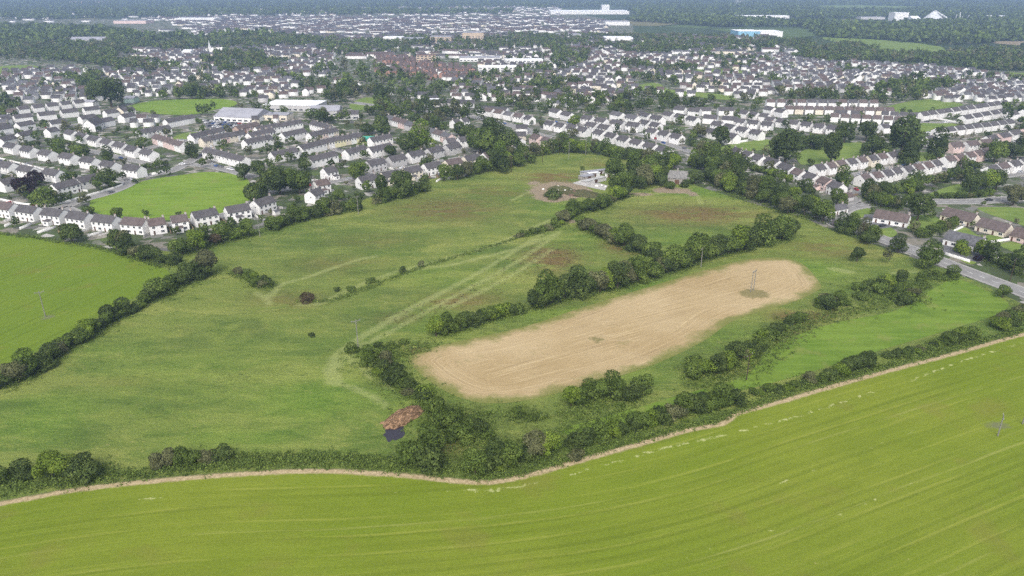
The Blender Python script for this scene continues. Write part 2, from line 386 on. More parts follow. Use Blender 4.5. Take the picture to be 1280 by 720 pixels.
def M_stubble():
    b = NB('cut_stubble'); p = b.pos(); v = b.attr('v'); u = b.n.new('ShaderNodeCombineXYZ'); b.L(v, u.inputs[1]); b.L(b.attr('u'), u.inputs[0])
    st = b.noise(b.mapping(u.outputs[0], (0, 0, 0), (0.025, 1.1, 1)), 1.0, 5, 0.75)
    fine = b.noise(p, 1.4, 5, 0.75); big = b.noise(p, 0.02, 4)
    st2 = b.noise(b.mapping(p, (0, 0, R(38)), (0.03, 1.2, 1)), 1.0, 4, 0.7)
    c = b.mix(b.sstep(big, .35, .65), (0.300, 0.222, 0.112), (0.375, 0.290, 0.165))
    c = b.mix(b.math('MULTIPLY', b.sstep(st, .52, .62), 0.62), c, (0.46, 0.365, 0.215))
    c = b.mix(b.math('MULTIPLY', b.sstep(st, .47, .34), 0.5), c, (0.190, 0.138, 0.075))
    c = b.mix(b.math('MULTIPLY', b.sstep(st2, .56, .68), 0.4), c, (0.44, 0.365, 0.235))
    c = b.mix(b.math('MULTIPLY', b.sstep(fine, .5, .3), 0.30), c, (0.20, 0.14, 0.075))
    grn = b.math('MULTIPLY', b.sstep(b.noise(p, 0.06, 5, .7), 0.60, 0.72), 0.5); c = b.mix(grn, c, (0.17, 0.165, 0.06))
    isl = b.math('ADD', b.attr('island'), b.math('MULTIPLY', b.math('SUBTRACT', b.noise(p, 0.4, 5, .7), .5), 1.1))
    c = b.mix(b.math('MULTIPLY', b.sstep(isl, .40, .66), 0.75), c, b.mix(fine, (0.10, 0.10, 0.035), (0.17, 0.15, 0.06)))
    e = b.math('ADD', b.attr('edge'), b.math('MULTIPLY', b.math('SUBTRACT', b.noise(p, 0.10, 5, 0.7), 0.5), 16.0))
    c = b.mix(b.sstep(e, 6.0, 0.0), c, b.mix(b.sstep(fine, .3, .7), (0.115, 0.135, 0.032), (0.19, 0.185, 0.06)))
    b.base(c); b.rough(0.95); b.bump(fine, 0.5, 0.2); return b.m
def M_land():
    """wide farmland, woods and town floor up to the horizon"""
    b = NB('land'); p = b.pos()
    f = b.vor(b.mapping(b.mapping(p, (0, 0, R(20))), (0, 0, 0), (1, 0.55, 1)), 0.0045, 'Color')
    s = b.sep(f, 0)
    c = b.ramp(s, [(0.0, (0.025, 0.042, 0.016)), (0.35, (0.040, 0.066, 0.020)), (0.62, (0.085, 0.13, 0.032)), (0.74, (0.035, 0.055, 0.02)), (0.90, (0.19, 0.17, 0.08)), (0.95, (0.03, 0.05, 0.02))], True)
    c = b.mix(b.math('MULTIPLY', b.noise(p, 0.05, 5, .7), 0.7), c, (0.04, 0.06, 0.025))
    b.base(c); b.rough(0.95); return b.m
def M_town():
    b = NB('town_floor'); p = b.pos()
    q = b.mapping(p, (0, 0, R(24)), (1, 1.5, 1))
    v = b.vor(q, 0.085, 'Color', 'CHEBYCHEV'); s = b.sep(v, 0); v2 = b.vor(b.mapping(p, (0, 0, R(-15))), 0.22, 'Color'); s2 = b.sep(v2, 1)
    g = b.noise(p, 0.35, 5, 0.7); big = b.noise(p, 0.012, 3)
    c = b.ramp(s, [(0, (0.060, 0.090, 0.030)), (0.22, (0.17, 0.165, 0.155)), (0.42, (0.050, 0.072, 0.028)), (0.55, (0.21, 0.19, 0.16)), (0.68, (0.085, 0.125, 0.035)), (0.82, (0.12, 0.118, 0.115)), (0.92, (0.30, 0.275, 0.24))], True)
    c = b.mix(b.sstep(s2, 0.62, 0.66), c, (0.052, 0.074, 0.030)); c = b.mix(b.sstep(s2, 0.93, 0.95), c, (0.42, 0.40, 0.38))
    c = b.mix(b.math('MULTIPLY', b.sstep(g, .35, .65), .5), c, (0.07, 0.075, 0.045))
    c = b.mix(b.math('MULTIPLY', b.sstep(big, .5, .66), .45), c, (0.15, 0.145, 0.13))
    b.base(c); b.rough(0.92); return b.m
def M_green(name, a, c2, rot=20):
    b = NB(name); p = b.pos(); st = b.noise(b.mapping(p, (0, 0, R(rot)), (0.03, 0.28, 1)), 1.0, 5, 0.7)
    n = b.noise(p, 0.9, 4, .7); big = b.noise(p, 0.03, 4, .6)
    c = b.mix(b.sstep(big, .35, .65), a, c2); c = b.mix(b.math('MULTIPLY', b.sstep(st, .42, .62), .5), c, tuple(x * 1.3 for x in c2)); c = b.mix(b.math('MULTIPLY', b.sstep(n, .5, .3), .35), c, tuple(x * .6 for x in a)); dry = b.noise(p, 0.09, 5, .7); c = b.mix(b.math('MULTIPLY', b.sstep(dry, .52, .68), .45), c, (0.19, 0.19, 0.06)); c = b.mix(b.math('MULTIPLY', b.sstep(dry, .46, .34), .4), c, tuple(x * .7 for x in a))
    b.base(c); b.rough(.95); b.bump(n, .4, .2); return b.m
M_past = M_pasture(); M_land_ = M_land(); M_town_ = M_town(); M_stub = M_stubble()
M_near = M_crop('near_crop', (0.122, 0.168, 0.013), (0.155, 0.190, 0.020), 2.3)
M_leftc = M_crop('left_crop', (0.100, 0.160, 0.014), (0.128, 0.180, 0.018), 0, 0.8, 0.30, streak=0.12)
M_paddock = M_green('paddock_grass', (0.085, 0.150, 0.018), (0.120, 0.180, 0.026), 30)
M_oval = M_green('mown_green', (0.110, 0.185, 0.020), (0.140, 0.210, 0.028), 8)
M_lawn = M_green('lawn_grass', (0.10, 0.155, 0.032), (0.14, 0.19, 0.045), 50)
M_asph = M_plain('asphalt', (0.125, 0.125, 0.13), 0.85, 0.15, 0.4)
M_asph2 = M_plain('worn_road', (0.21, 0.205, 0.20), 0.85, 0.12, 0.2)
M_pave = M_plain('pavement_concrete', (0.27, 0.262, 0.25), 0.9, 0.12, 0.6)
M_paint = M_plain('road_paint', (0.7, 0.7, 0.68), 0.7, 0.08)
M_verge = M_plain('verge_dirt', (0.22, 0.18, 0.12), 0.95, 0.25, 0.5)

# ------------------------------------------------------------------ ground sheets
def disc(name, rad, z, mat, cx=0, cy=0, n=96):
    V = [(cx, cy, z)] + [(cx + rad * math.cos(2 * math.pi * i / n), cy + rad * math.sin(2 * math.pi * i / n), z) for i in range(n)]
    o = link(name, mesh_np(name, V, tris=[(0, 1 + i, 1 + (i + 1) % n) for i in range(n)], mats=[mat])); o['kind'] = 'structure'; return o
disc('ground', 9000, -0.30, M_land_)

EDGE_PX = [(-260, 672), (0, 626), (100, 608), (200, 597), (300, 589), (400, 585), (500, 590), (600, 599), (660, 590), (720, 573), (800, 551), (860, 534),
           (898, 527), (918, 514), (960, 503), (1050, 477), (1120, 458), (1200, 437), (1280, 415), (1500, 362)]
EDGE = smooth(GP(EDGE_PX), 8)
def uv_from(line):
    """u = length along a smoothed line, v = distance from it"""
    P, L = resample(line, 6.0); K = 9
    Pp = np.vstack([np.repeat(P[:1], K, 0), P, np.repeat(P[-1:], K, 0)])
    S = np.array([Pp[i:i + 2 * K + 1].mean(0) for i in range(len(P))])
    cum = np.r_[0, np.cumsum(np.hypot(*np.diff(S, axis=0).T))]
    def f(Q):
        best = np.full(len(Q), 1e9); u = np.zeros(len(Q))
        for i in range(len(S) - 1):
            a, b_ = S[i], S[i + 1]; ab = b_ - a; t = ((Q - a) @ ab) / ((ab ** 2).sum() + 1e-9); tc = np.clip(t, 0, 1)
            d = np.hypot(*(Q - a - tc[:, None] * ab).T); m = d < best; best[m] = d[m]; u[m] = (cum[i] + tc * (cum[i + 1] - cum[i]))[m]
        return u, best
    return f
uvf = uv_from(EDGE)
MARK1 = [G(*p).xy for p in [(600, 620), (640, 611), (700, 596), (760, 580), (830, 560), (880, 549), (930, 538), (1000, 520), (1060, 500), (1140, 475), (1200, 452), (1280, 428)]]
MARKS = [MARK1, [G(*p).xy for p in [(490, 615), (560, 614), (640, 611)]], [G(*p).xy for p in [(172, 625), (203, 621)]], [G(*p).xy for p in [(850, 700), (960, 665), (1060, 640), (1150, 600)]],
         [G(*p).xy for p in [(960, 610), (1040, 578), (1120, 548), (1180, 524)]]]
def near_attrs(Q):
    u, v = uvf(Q); mk = np.full(len(Q), 9.0)
    for i, m in enumerate(MARKS): mk = np.minimum(mk, dist_poly(Q, m) + (0.15 if i < 3 else 0.45))
    return {'u': u, 'v': v, 'edge': dist_poly(Q, EDGE), 'mark': mk, 'scruff': ellipses(Q, [(1248, 532, 26, 8, 1.0), (1180, 540, 20, 4, .5)])}
near_poly = list(EDGE) + [Vector((700, -150)), Vector((-700, -150)), Vector((-520, 60))]
sheet('near_crop_field', near_poly, 0.012, 2.0, M_near, near_attrs)

LEFT_PX = [(-260, 270), (-80, 280), (0, 291), (60, 299), (130, 311), (180, 325), (207, 336), (216, 346), (196, 357), (150, 382), (100, 408), (40, 443), (0, 462), (-120, 520), (-400, 600)]
LP = GP(LEFT_PX); ax = (G(200, 350) - G(0, 445)).xy.normalized(); an = Vector((-ax.y, ax.x)); o0 = G(0, 445).xy
sheet('left_crop_field', LP, 0.016, 3.0, M_leftc, lambda Q: {'u': (Q - np.array(o0)) @ np.array(ax), 'v': (Q - np.array(o0)) @ np.array(an), 'edge': dist_poly(Q, LP, True),
      'mark': np.minimum(dist_poly(Q, GP([(20, 347), (60, 337)])) + 0.5, dist_poly(Q, GP([(62, 390), (90, 381)])) + .2), 'scruff': ellipses(Q, [(60, 396, 13, 6, 1.0)])})

PAST_PX = EDGE_PX + [(1290, 385), (1262, 372), (1220, 352), (1160, 328), (1110, 312), (1040, 288), (1000, 270), (940, 254), (870, 232), (850, 214), (800, 196), (750, 186), (700, 184),
                     (640, 196), (560, 218), (500, 236), (440, 253), (380, 272), (330, 284), (280, 296), (216, 315), (130, 304), (216, 346), (150, 382), (100, 408), (40, 443), (0, 462), (-120, 520), (-400, 640)]
PATHS = [GP(p) for p in [
    [(335, 374), (352, 355), (380, 348), (410, 337), (450, 324), (470, 320)],
    [(372, 381), (400, 380), (430, 365), (460, 352), (500, 338), (540, 328), (590, 314), (640, 301)],
    [(412, 478), (409, 460), (418, 445), (440, 428), (470, 412), (520, 384), (560, 362), (600, 340), (640, 316), (690, 284), (712, 276)],
    [(440, 455), (434, 440), (452, 420), (490, 397), (540, 371), (580, 351)],
    [(412, 478), (440, 484), (465, 495), (482, 508)], [(424, 478), (419, 463), (430, 447), (450, 433), (480, 419), (530, 391), (570, 369), (610, 348), (650, 325), (698, 292)], [(500, 338), (560, 332), (620, 318), (660, 306), (700, 290)], [(450, 452), (462, 470), (490, 484)], [(560, 385), (610, 360), (650, 338), (690, 312)],
    [(1110, 342), (1150, 339), (1165, 345)],
    [(640, 250), (655, 243), (672, 236), (690, 232)], [(745, 262), (790, 246), (850, 238), (872, 245), (876, 255)], [(0, 0), (1, 0)][:0] or [(620, 305), (650, 292), (690, 274), (740, 262)],
    [(320, 366), (330, 372), (338, 380)],
]]
def past_attrs(Q):
    pa = np.full(len(Q), 20.0)
    for p in PATHS: pa = np.minimum(pa, dist_poly(Q, p))
    pa = np.minimum(pa, dist_poly(Q, GP([(1041, 336), (1062, 340)])) - 1.2)
    return {'path': pa,
            'brown': 1.25 * ellipses(Q, [(420, 330, 60, 12, .35), (150, 480, 60, 10, .2), (760, 205, 30, 6, .6), (690, 222, 38, 8, 1), (870, 268, 80, 12, 1.0), (690, 322, 34, 18, 1.0), (575, 376, 55, 12, .7), (560, 262, 70, 16, .75), (620, 240, 60, 10, .5), (470, 300, 60, 10, .3), (775, 310, 25, 10, .8), (1010, 440, 22, 8, .8), (1030, 310, 60, 14, .55), (500, 398, 30, 7, .4),
                                  (1000, 395, 40, 8, 1.0), (650, 455, 22, 10, .0), (360, 375, 50, 12, .5), (520, 440, 16, 8, .6), (560, 560, 40, 14, .5), (800, 335, 20, 8, .9)]),
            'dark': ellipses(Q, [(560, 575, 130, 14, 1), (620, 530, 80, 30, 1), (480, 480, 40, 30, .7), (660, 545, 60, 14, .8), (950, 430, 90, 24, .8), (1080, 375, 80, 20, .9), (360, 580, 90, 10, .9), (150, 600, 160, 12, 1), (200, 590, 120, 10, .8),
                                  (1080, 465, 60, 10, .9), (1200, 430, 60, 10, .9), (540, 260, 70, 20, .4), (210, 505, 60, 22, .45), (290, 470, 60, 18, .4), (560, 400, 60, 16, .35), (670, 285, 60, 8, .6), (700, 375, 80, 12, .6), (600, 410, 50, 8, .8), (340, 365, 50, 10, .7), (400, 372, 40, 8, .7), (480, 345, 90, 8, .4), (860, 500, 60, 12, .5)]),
            'lush': ellipses(Q, [(250, 480, 200, 60, .45), (400, 500, 110, 34, .9), (60, 520, 80, 40, .7), (300, 545, 130, 18, .7), (560, 405, 60, 18, .6), (540, 345, 60, 12, .5), (860, 300, 60, 12, .5), (880, 240, 40, 10, .8), (720, 300, 50, 16, .4), (1020, 335, 40, 16, .9), (640, 240, 40, 14, .5), (1090, 360, 60, 12, .6), (700, 262, 40, 10, .6), (960, 300, 60, 10, .9), (820, 355, 60, 8, .7), (700, 392, 60, 8, .7), (920, 420, 50, 14, .7), (780, 470, 60, 10, .5), (150, 440, 80, 30, .3)]),
            'earth': ellipses(Q, [(700, 238, 46, 13, 1.15), (740, 244, 24, 5, .9), (690, 246, 30, 8, 1), (722, 238, 20, 6, 1), (840, 238, 34, 5, .95), (800, 243, 26, 3, .85), (865, 242, 14, 5, .7), (712, 277, 14, 3, .8), (668, 229, 16, 5, .7), (600, 0, 1, 1, 0), (322, 372, 8, 4, .5), (500, 520, 18, 8, .75)])}
past_poly = smooth(GP(EDGE_PX), 3) + GP(PAST_PX[len(EDGE_PX):])
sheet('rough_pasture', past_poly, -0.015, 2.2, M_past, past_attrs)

STUB = smooth(GP([(512, 447), (545, 433), (600, 421), (660, 407), (720, 387), (800, 362), (880, 338), (930, 325), (975, 322), (1003, 330), (1022, 350), (1024, 362), (990, 378), (955, 388), (915, 402),
                  (880, 426), (840, 446), (800, 462), (740, 480), (660, 500), (610, 504), (575, 497), (545, 482), (520, 462)]), 5, True)
sax = (G(960, 350) - G(560, 455)).xy.normalized(); san = Vector((-sax.y, sax.x)); so = G(560, 455).xy
def stub_attrs(Q):
    e = dist_poly(Q, STUB, True)
    ln = (Q - np.array(so)) @ np.array(san)
    return {'u': (Q - np.array(so)) @ np.array(sax), 'v': np.where(e < 15, e, 200 + ln), 'edge': e, 'island': ellipses(Q, [(943, 367, 22, 7, 1.1), (746, 424, 16, 6, .75), (995, 362, 5, 2, .5)])}
sheet('stubble_field', STUB, 0.02, 2.0, M_stub, stub_attrs)
sheet('paddock_field', smooth(GP([(700, 538), (760, 520), (850, 494), (930, 470), (958, 440), (990, 421), (1050, 402), (1120, 388), (1165, 362), (1195, 349), (1230, 362), (1260, 378), (1246, 393), (1180, 414), (1100, 438), (1030, 460), (960, 480), (880, 500), (800, 524), (740, 545)]), 4, True), 0.02, 6, M_paddock)
TOWN_POLY = [(-900, 140), (-900, 22), (150, 24), (300, 13), (700, 13), (790, 30), (800, 60), (1010, 66), (1240, 88), (1500, 95), (2100, 95), (2200, 420), (1290, 385), (1262, 372), (1220, 352), (1160, 328), (1110, 312), (1040, 288), (1000, 270), (940, 254), (870, 232), (850, 214), (800, 196), (750, 186), (700, 184),
                     (640, 196), (560, 218), (500, 236), (440, 253), (380, 272), (330, 284), (280, 296), (216, 315), (130, 310), (60, 299), (0, 291), (-80, 280), (-260, 270)]
sheet('town_ground', GP(TOWN_POLY), -0.06, 4000, M_town_)
GREENS = {
    'oval_green': [(112, 258), (118, 247), (150, 238), (180, 226), (225, 219), (262, 215), (300, 219), (312, 228), (316, 245), (300, 258), (270, 268), (235, 273), (190, 276), (150, 273), (122, 267)],
    'playing_field': [(158, 134), (185, 127), (230, 124), (280, 124), (296, 128), (290, 133), (265, 138), (240, 143), (205, 143), (175, 139)],
    'small_lawn': [(218, 170), (240, 165), (262, 168), (262, 171), (230, 176), (219, 175)],
    'park_lawn': [(1000, 190), (1030, 182), (1075, 178), (1078, 190), (1065, 203), (1030, 206), (1000, 205)],
    'school_field': [(1100, 137), (1130, 128), (1165, 124), (1205, 131), (1160, 138), (1120, 143)],
    'triangle_lawn': [(1141, 158), (1160, 153), (1198, 155), (1190, 160), (1150, 166), (1143, 163)],
    'hill_meadow': [(1025, 47), (1060, 48), (1100, 50), (1175, 58), (1172, 71), (1130, 70), (1090, 61), (1050, 54)],
    'roadside_lawn': [(1160, 243), (1190, 232), (1212, 230), (1225, 240), (1200, 243), (1165, 248)],
    'grey_lawn': [(1110, 195), (1150, 190), (1185, 195), (1160, 205), (1120, 205)],
    'meadow_strip': [(905, 182), (960, 174), (990, 176), (985, 182), (930, 190), (905, 190)],
    'kickabout_lawn': [(437, 131), (455, 122), (476, 124), (470, 133), (445, 138)],
    'court_lawn': [(440, 175), (455, 170), (466, 176), (458, 181), (445, 180)],
    'left_corner_meadow': [(0, 83), (44, 82), (40, 88), (0, 92)],
    'far_meadow': [(800, 106), (822, 104), (838, 112), (880, 116), (918, 120), (912, 125), (860, 120), (820, 115), (802, 112)],
    'front_garden_lawn': [(1190, 288), (1206, 284), (1222, 294), (1236, 299), (1218, 297)],
    'rear_garden_lawn': [(1222, 297), (1240, 294), (1258, 300), (1242, 306), (1228, 304)],
    'corner_garden_lawn': [(1250, 306), (1266, 302), (1290, 312), (1280, 319), (1262, 313)],
    'ash_lawn': [(1225, 259), (1290, 262), (1290, 284), (1262, 276), (1232, 266)], 'verge_lawn': [(1064, 262), (1088, 261), (1085, 270), (1068, 272)], 'bungalow_lawn': [(1092, 286), (1110, 283), (1122, 292), (1108, 297)],
    'hedged_lawn': [(1128, 276), (1160, 268), (1185, 280), (1165, 292), (1140, 288)], 'entrance_lawn': [(1196, 321), (1212, 318), (1220, 328), (1210, 330)],
    'east_meadow': [(1236, 90), (1290, 92), (1290, 99), (1250, 96), (1228, 92)], 'upper_right_meadow': [(1030, 7), (1100, 7), (1180, 9), (1130, 14), (1060, 14), (1000, 12)],
    'mid_meadow': [(868, 87), (905, 86), (930, 89), (928, 92), (895, 92)],
    'cream_meadow': [(1240, 52), (1290, 52), (1290, 57), (1250, 55)],
}
gz = 0.03
for k, pl in GREENS.items():
    far = min(p[1] for p in pl) < 60
    m = {'cream_meadow': M_verge, 'oval_green': M_oval, 'playing_field': M_oval}.get(k, M_lawn)
    sheet(k, smooth(GP(pl), 4, True), 0.35 if far else gz, 400, m)

# ------------------------------------------------------------------ roads
def street(name, pts, w, pave=1.8, line=False, mat=None, side=(1, 1)):
    path, _ = resample(smooth([Vector((p[0], p[1])) for p in pts], 6), 6.0)
    ribbon(name, path, w, 0.055, mat or M_asph2)
    mb = MB()
    for s in (1, -1):
        if side[0 if s == 1 else 1] and pave: kerb_strip(path, s * (w / 2 + pave / 2), pave, 0.0, 0.17, mb)
    if mb.v: o = mb.build('pavement', M_pave); o['kind'] = 'structure'
    if line:
        lm = MB(); P = path
        for i in range(0, len(P) - 1, 1):
            a = Vector(P[i]); b_ = Vector(P[i + 1]); d = (b_ - a).normalized(); n = Vector((-d.y, d.x)) * 0.09; e = a + d * 3
            lm.poly([(*(a - n), .062), (*(e - n), .062), (*(e + n), .062), (*(a + n), .062)])
        o = lm.build('road_marking', M_paint); o['kind'] = 'structure'
ROADS = [
    ('main_road', [(1420, 420), (1280, 366), (1237, 350), (1187, 331), (1142, 313), (1100, 298), (1070, 288), (1040, 277), (1048, 266), (1068, 258), (1120, 253), (1167, 252), (1210, 252), (1247, 250), (1400, 238)], 8.5, True),
    ('estate_road', [(-60, 246), (0, 254), (30, 260), (60, 262), (82, 258), (100, 251), (130, 243), (152, 235), (163, 227), (150, 221)], 6, False),
    ('green_road', [(78, 259), (95, 266), (125, 274), (160, 280), (200, 281), (235, 278), (268, 272), (300, 262), (322, 250)], 5.5, False),
    ('green_top_road', [(180, 221), (215, 214), (232, 206), (262, 208), (290, 214), (318, 222)], 6, False),
    ('middle_road', [(440, 128), (500, 136), (540, 140), (590, 146), (640, 157), (672, 168), (690, 172)], 9, False),
    ('school_road', [(150, 192), (190, 184), (215, 176), (252, 178), (262, 190), (240, 200), (232, 206)], 6, False),
    ('row_street', [(-30, 196), (10, 203), (60, 214), (95, 222)], 6, False), ('back_street', [(82, 184), (120, 190), (150, 197), (190, 205), (205, 207)], 5.5, False),
    ('upper_street', [(-20, 172), (40, 163), (90, 156), (150, 150), (200, 147)], 6, False),
    ('cream_street', [(330, 240), (400, 230), (450, 221), (500, 212), (560, 200), (610, 193)], 5.5, False),
    ('terrace_street', [(330, 176), (380, 176), (430, 190), (470, 200), (500, 205)], 5, False),
    ('crescent_street', [(690, 152), (740, 158), (790, 166), (840, 182), (870, 192)], 5.5, False),
    ('hill_street', [(860, 160), (900, 164), (950, 172), (990, 176)], 5.5, False),
    ('estate_street', [(900, 192), (940, 200), (990, 212), (1040, 226), (1070, 240), (1066, 254)], 5.5, False),
    ('close_street', [(1050, 224), (1090, 214), (1130, 208), (1180, 200), (1220, 192)], 5.5, False),
    ('east_street', [(1150, 212), (1200, 214), (1240, 222), (1290, 214)], 5, False),
    ('terrace_road', [(1150, 168), (1200, 163), (1250, 154), (1290, 150)], 6, False), ('north_road', [(1140, 152), (1180, 153), (1220, 148), (1290, 136)], 6, False),
    ('row_road', [(955, 137), (1020, 137), (1100, 138), (1140, 150)], 6, False), ('lower_row_road', [(960, 152), (1020, 158), (1060, 160), (1110, 162)], 6, False),
]
for nm, pts, wd, ln in ROADS: street(nm, GP(pts), wd, 1.5, ln, M_asph2)
sheet('car_park', GP([(252, 149), (305, 153), (306, 160), (275, 166), (258, 160)]), 0.045, 400, M_asph)
sheet('bungalow_drive', GP([(1080, 268), (1100, 268), (1122, 283), (1100, 286), (1078, 278)]), 0.045, 400, M_asph)
sheet('house_driveway', GP([(1176, 300), (1195, 310), (1230, 314), (1236, 326), (1222, 328), (1180, 318)]), 0.045, 400, M_asph)
sheet('yard_pad', GP([(715, 229), (730, 224), (760, 232), (756, 238), (745, 236)]), 0.06, 400, M_conc)
ROAD_XY = [GP(r[1]) for r in ROADS]

# ------------------------------------------------------------------ houses
ORD = ['zeroth', 'first', 'second', 'third', 'fourth', 'fifth', 'sixth', 'seventh', 'eighth', 'ninth', 'tenth', 'eleventh', 'twelfth', 'thirteenth', 'fourteenth', 'fifteenth', 'sixteenth', 'seventeenth', 'eighteenth', 'nineteenth', 'twentieth']
def ordn(i):
    if i < len(ORD): return ORD[i]
    return '%d%s' % (i, 'th' if i % 100 in (11, 12, 13) else {1: 'st', 2: 'nd', 3: 'rd'}.get(i % 10, 'th'))
MC = {}
def cached(key, fn):
    if key not in MC: MC[key] = fn()
    return MC[key]
def wall_mesh(L, D, h, rh, m):
    mb = MB(); x, y = L / 2, D / 2
    mb.prism([(-y, 0), (y, 0), (y, h), (0, h + rh), (-y, h)], -x, x)
    return mb.mesh('wall', m)
def roof_mesh(L, D, h, rh, m, ov=0.35, th=0.22):
    mb = MB(); x = L / 2 + ov * 0.45; y = D / 2 + ov; sl = rh / (D / 2); e = h - ov * sl
    mb.prism([(-y, e + .03), (0, h + rh + .03), (y, e + .03), (y, e + th + .03), (0, h + rh + th + .03), (-y, e + th + .03)], -x, x)
    return mb.mesh('roof', m)
def hip_mesh(L, D, h, rh, m, ov=0.4):
    mb = MB(); x = L / 2 + ov; y = D / 2 + ov; r = max(0.3, x - y); z = h - .1
    a, b_, c, d = (-x, -y, z), (x, -y, z), (x, y, z), (-x, y, z); p, q = (-r, 0, h + rh), (r, 0, h + rh)
    mb.poly([a, b_, q, p]); mb.poly([b_, c, q]); mb.poly([c, d, p, q]); mb.poly([d, a, p]); mb.poly([d, c, b_, a])
    return mb.mesh('roof', m)
def win_mesh(w_, h_): 
    mb = MB(); mb.box(-w_ / 2, w_ / 2, -.03, .06, 0, h_, 0); f = .07
    mb.box(-w_ / 2 - f, w_ / 2 + f, -.05, .05, -f, 0, 1); mb.box(-w_ / 2 - f, w_ / 2 + f, -.05, .05, h_, h_ + f, 1)
    mb.box(-w_ / 2 - f, -w_ / 2, -.05, .05, 0, h_, 1); mb.box(w_ / 2, w_ / 2 + f, -.05, .05, 0, h_, 1); mb.box(-.03, .03, -.05, .055, 0, h_, 1)
    return mb.mesh('window', M_glass, M_trim)
def door_mesh():
    mb = MB(); mb.box(-.45, .45, -.05, .05, 0, 2.05); return mb.mesh('door', M_door)
def chim_mesh():
    mb = MB(); mb.box(-.45, .45, -.3, .3, -1.1, 1.0, 0); mb.box(-.52, .52, -.37, .37, 1.0, 1.12, 0)
    for x in (-.22, .22): mb.tube((x, 0, 1.12), (x, 0, 1.45), .11, .1, 6, 1)
    return mb.mesh('chimney', M_chim, M_pot)
HOUSE_N = 0
FOOT = []           # footprints (x, y, radius)
def house(p, ang, L, D, h, rh, wall, roof, label, group, lod, cat='house', name='house', hip=False, chim=1, annex=None, dormers=0):
    """one house: an Empty with walls, roof, chimneys, windows and doors"""
    global HOUSE_N
    HOUSE_N += 1; L = round(L * 2) / 2
    t = empty(name, (p[0], p[1], 0), ang); tag(t, label, cat, group)
    FOOT.append((p[0], p[1], L * 0.62))
    link('wall', cached(('w', L, D, h, rh, wall), lambda: wall_mesh(L, D, h, rh if not hip else 0.01, WALL[wall])), t)
    rf = link('roof', cached(('r', L, D, h, rh, roof, hip), lambda: (hip_mesh if hip else roof_mesh)(L, D, h, rh, ROOF[roof])), t)
    if lod <= 1 and chim:
        for s in ((-1, 1) if chim == 2 else (1,)):
            link('chimney', cached('chim', chim_mesh), rf, (s * (L / 2 - .55) if not hip else 0, 0, h + rh))
    if lod == 0:
        nx = max(2, int(L / 3)); xs = [(-L / 2) + (k + .5) * L / nx for k in range(nx)]
        for side in (-1, 1):
            for lv, z in enumerate([0.9, 3.3] if h > 4 else [0.9]):
                for k, x in enumerate(xs):
                    if lv == 0 and k % 2 == (0 if side == -1 else 1):
                        link('door', cached('door', door_mesh), t, (x, side * (D / 2 + .02), .05)); continue
                    ww = 1.7 if lv == 0 else 1.3
                    link('window', cached(('win', ww), lambda: win_mesh(ww, 1.15)), t, (x, side * (D / 2 + .015), z))
        if h > 4:
            link('window', cached(('win', .7), lambda: win_mesh(.7, .9)), t, (L / 2 + .015, .8, 3.4), R(90)); link('window', cached(('win', .7), None), t, (-L / 2 - .015, -.8, 3.4), R(90))
        if annex:
            ax_, aw = annex; mb = MB(); d2 = 3.0; s = ax_[1]
            y0, y1 = (D / 2 + .01, D / 2 + d2) if s > 0 else (-D / 2 - d2, -D / 2 - .01)
            x0 = ax_[0]
            hi, lo = 2.95, 2.3; za, zb = (hi, lo) if s > 0 else (lo, hi)
            mb.prism([(y0, 0), (y1, 0), (y1, zb), (y0, za)], x0, x0 + aw, 0)
            q = .12
            mb.prism([(y0, za + .02), (y1, zb + .02), (y1, zb + .02 + q), (y0, za + .02 + q)], x0 - .15, x0 + aw + .15, 1)
            mb.build('annexe', [WALL[wall], ROOF[roof]], t)
            link('window', cached(('win', 1.3), lambda: win_mesh(1.3, 1.15)), t, (x0 + aw / 2, y1 + .02 if s > 0 else y0 - .02, .9))
    else:
        # far copies keep only the openings one can still make out
        if lod == 1:
            nx = max(2, int(L / 3.6)); 
            for k in range(nx):
                x = (-L / 2) + (k + .5) * L / nx
                if h > 4: link('window', cached(('win', 1.3), lambda: win_mesh(1.3, 1.15)), t, (x, -D / 2 - .015, 3.3))
    return t
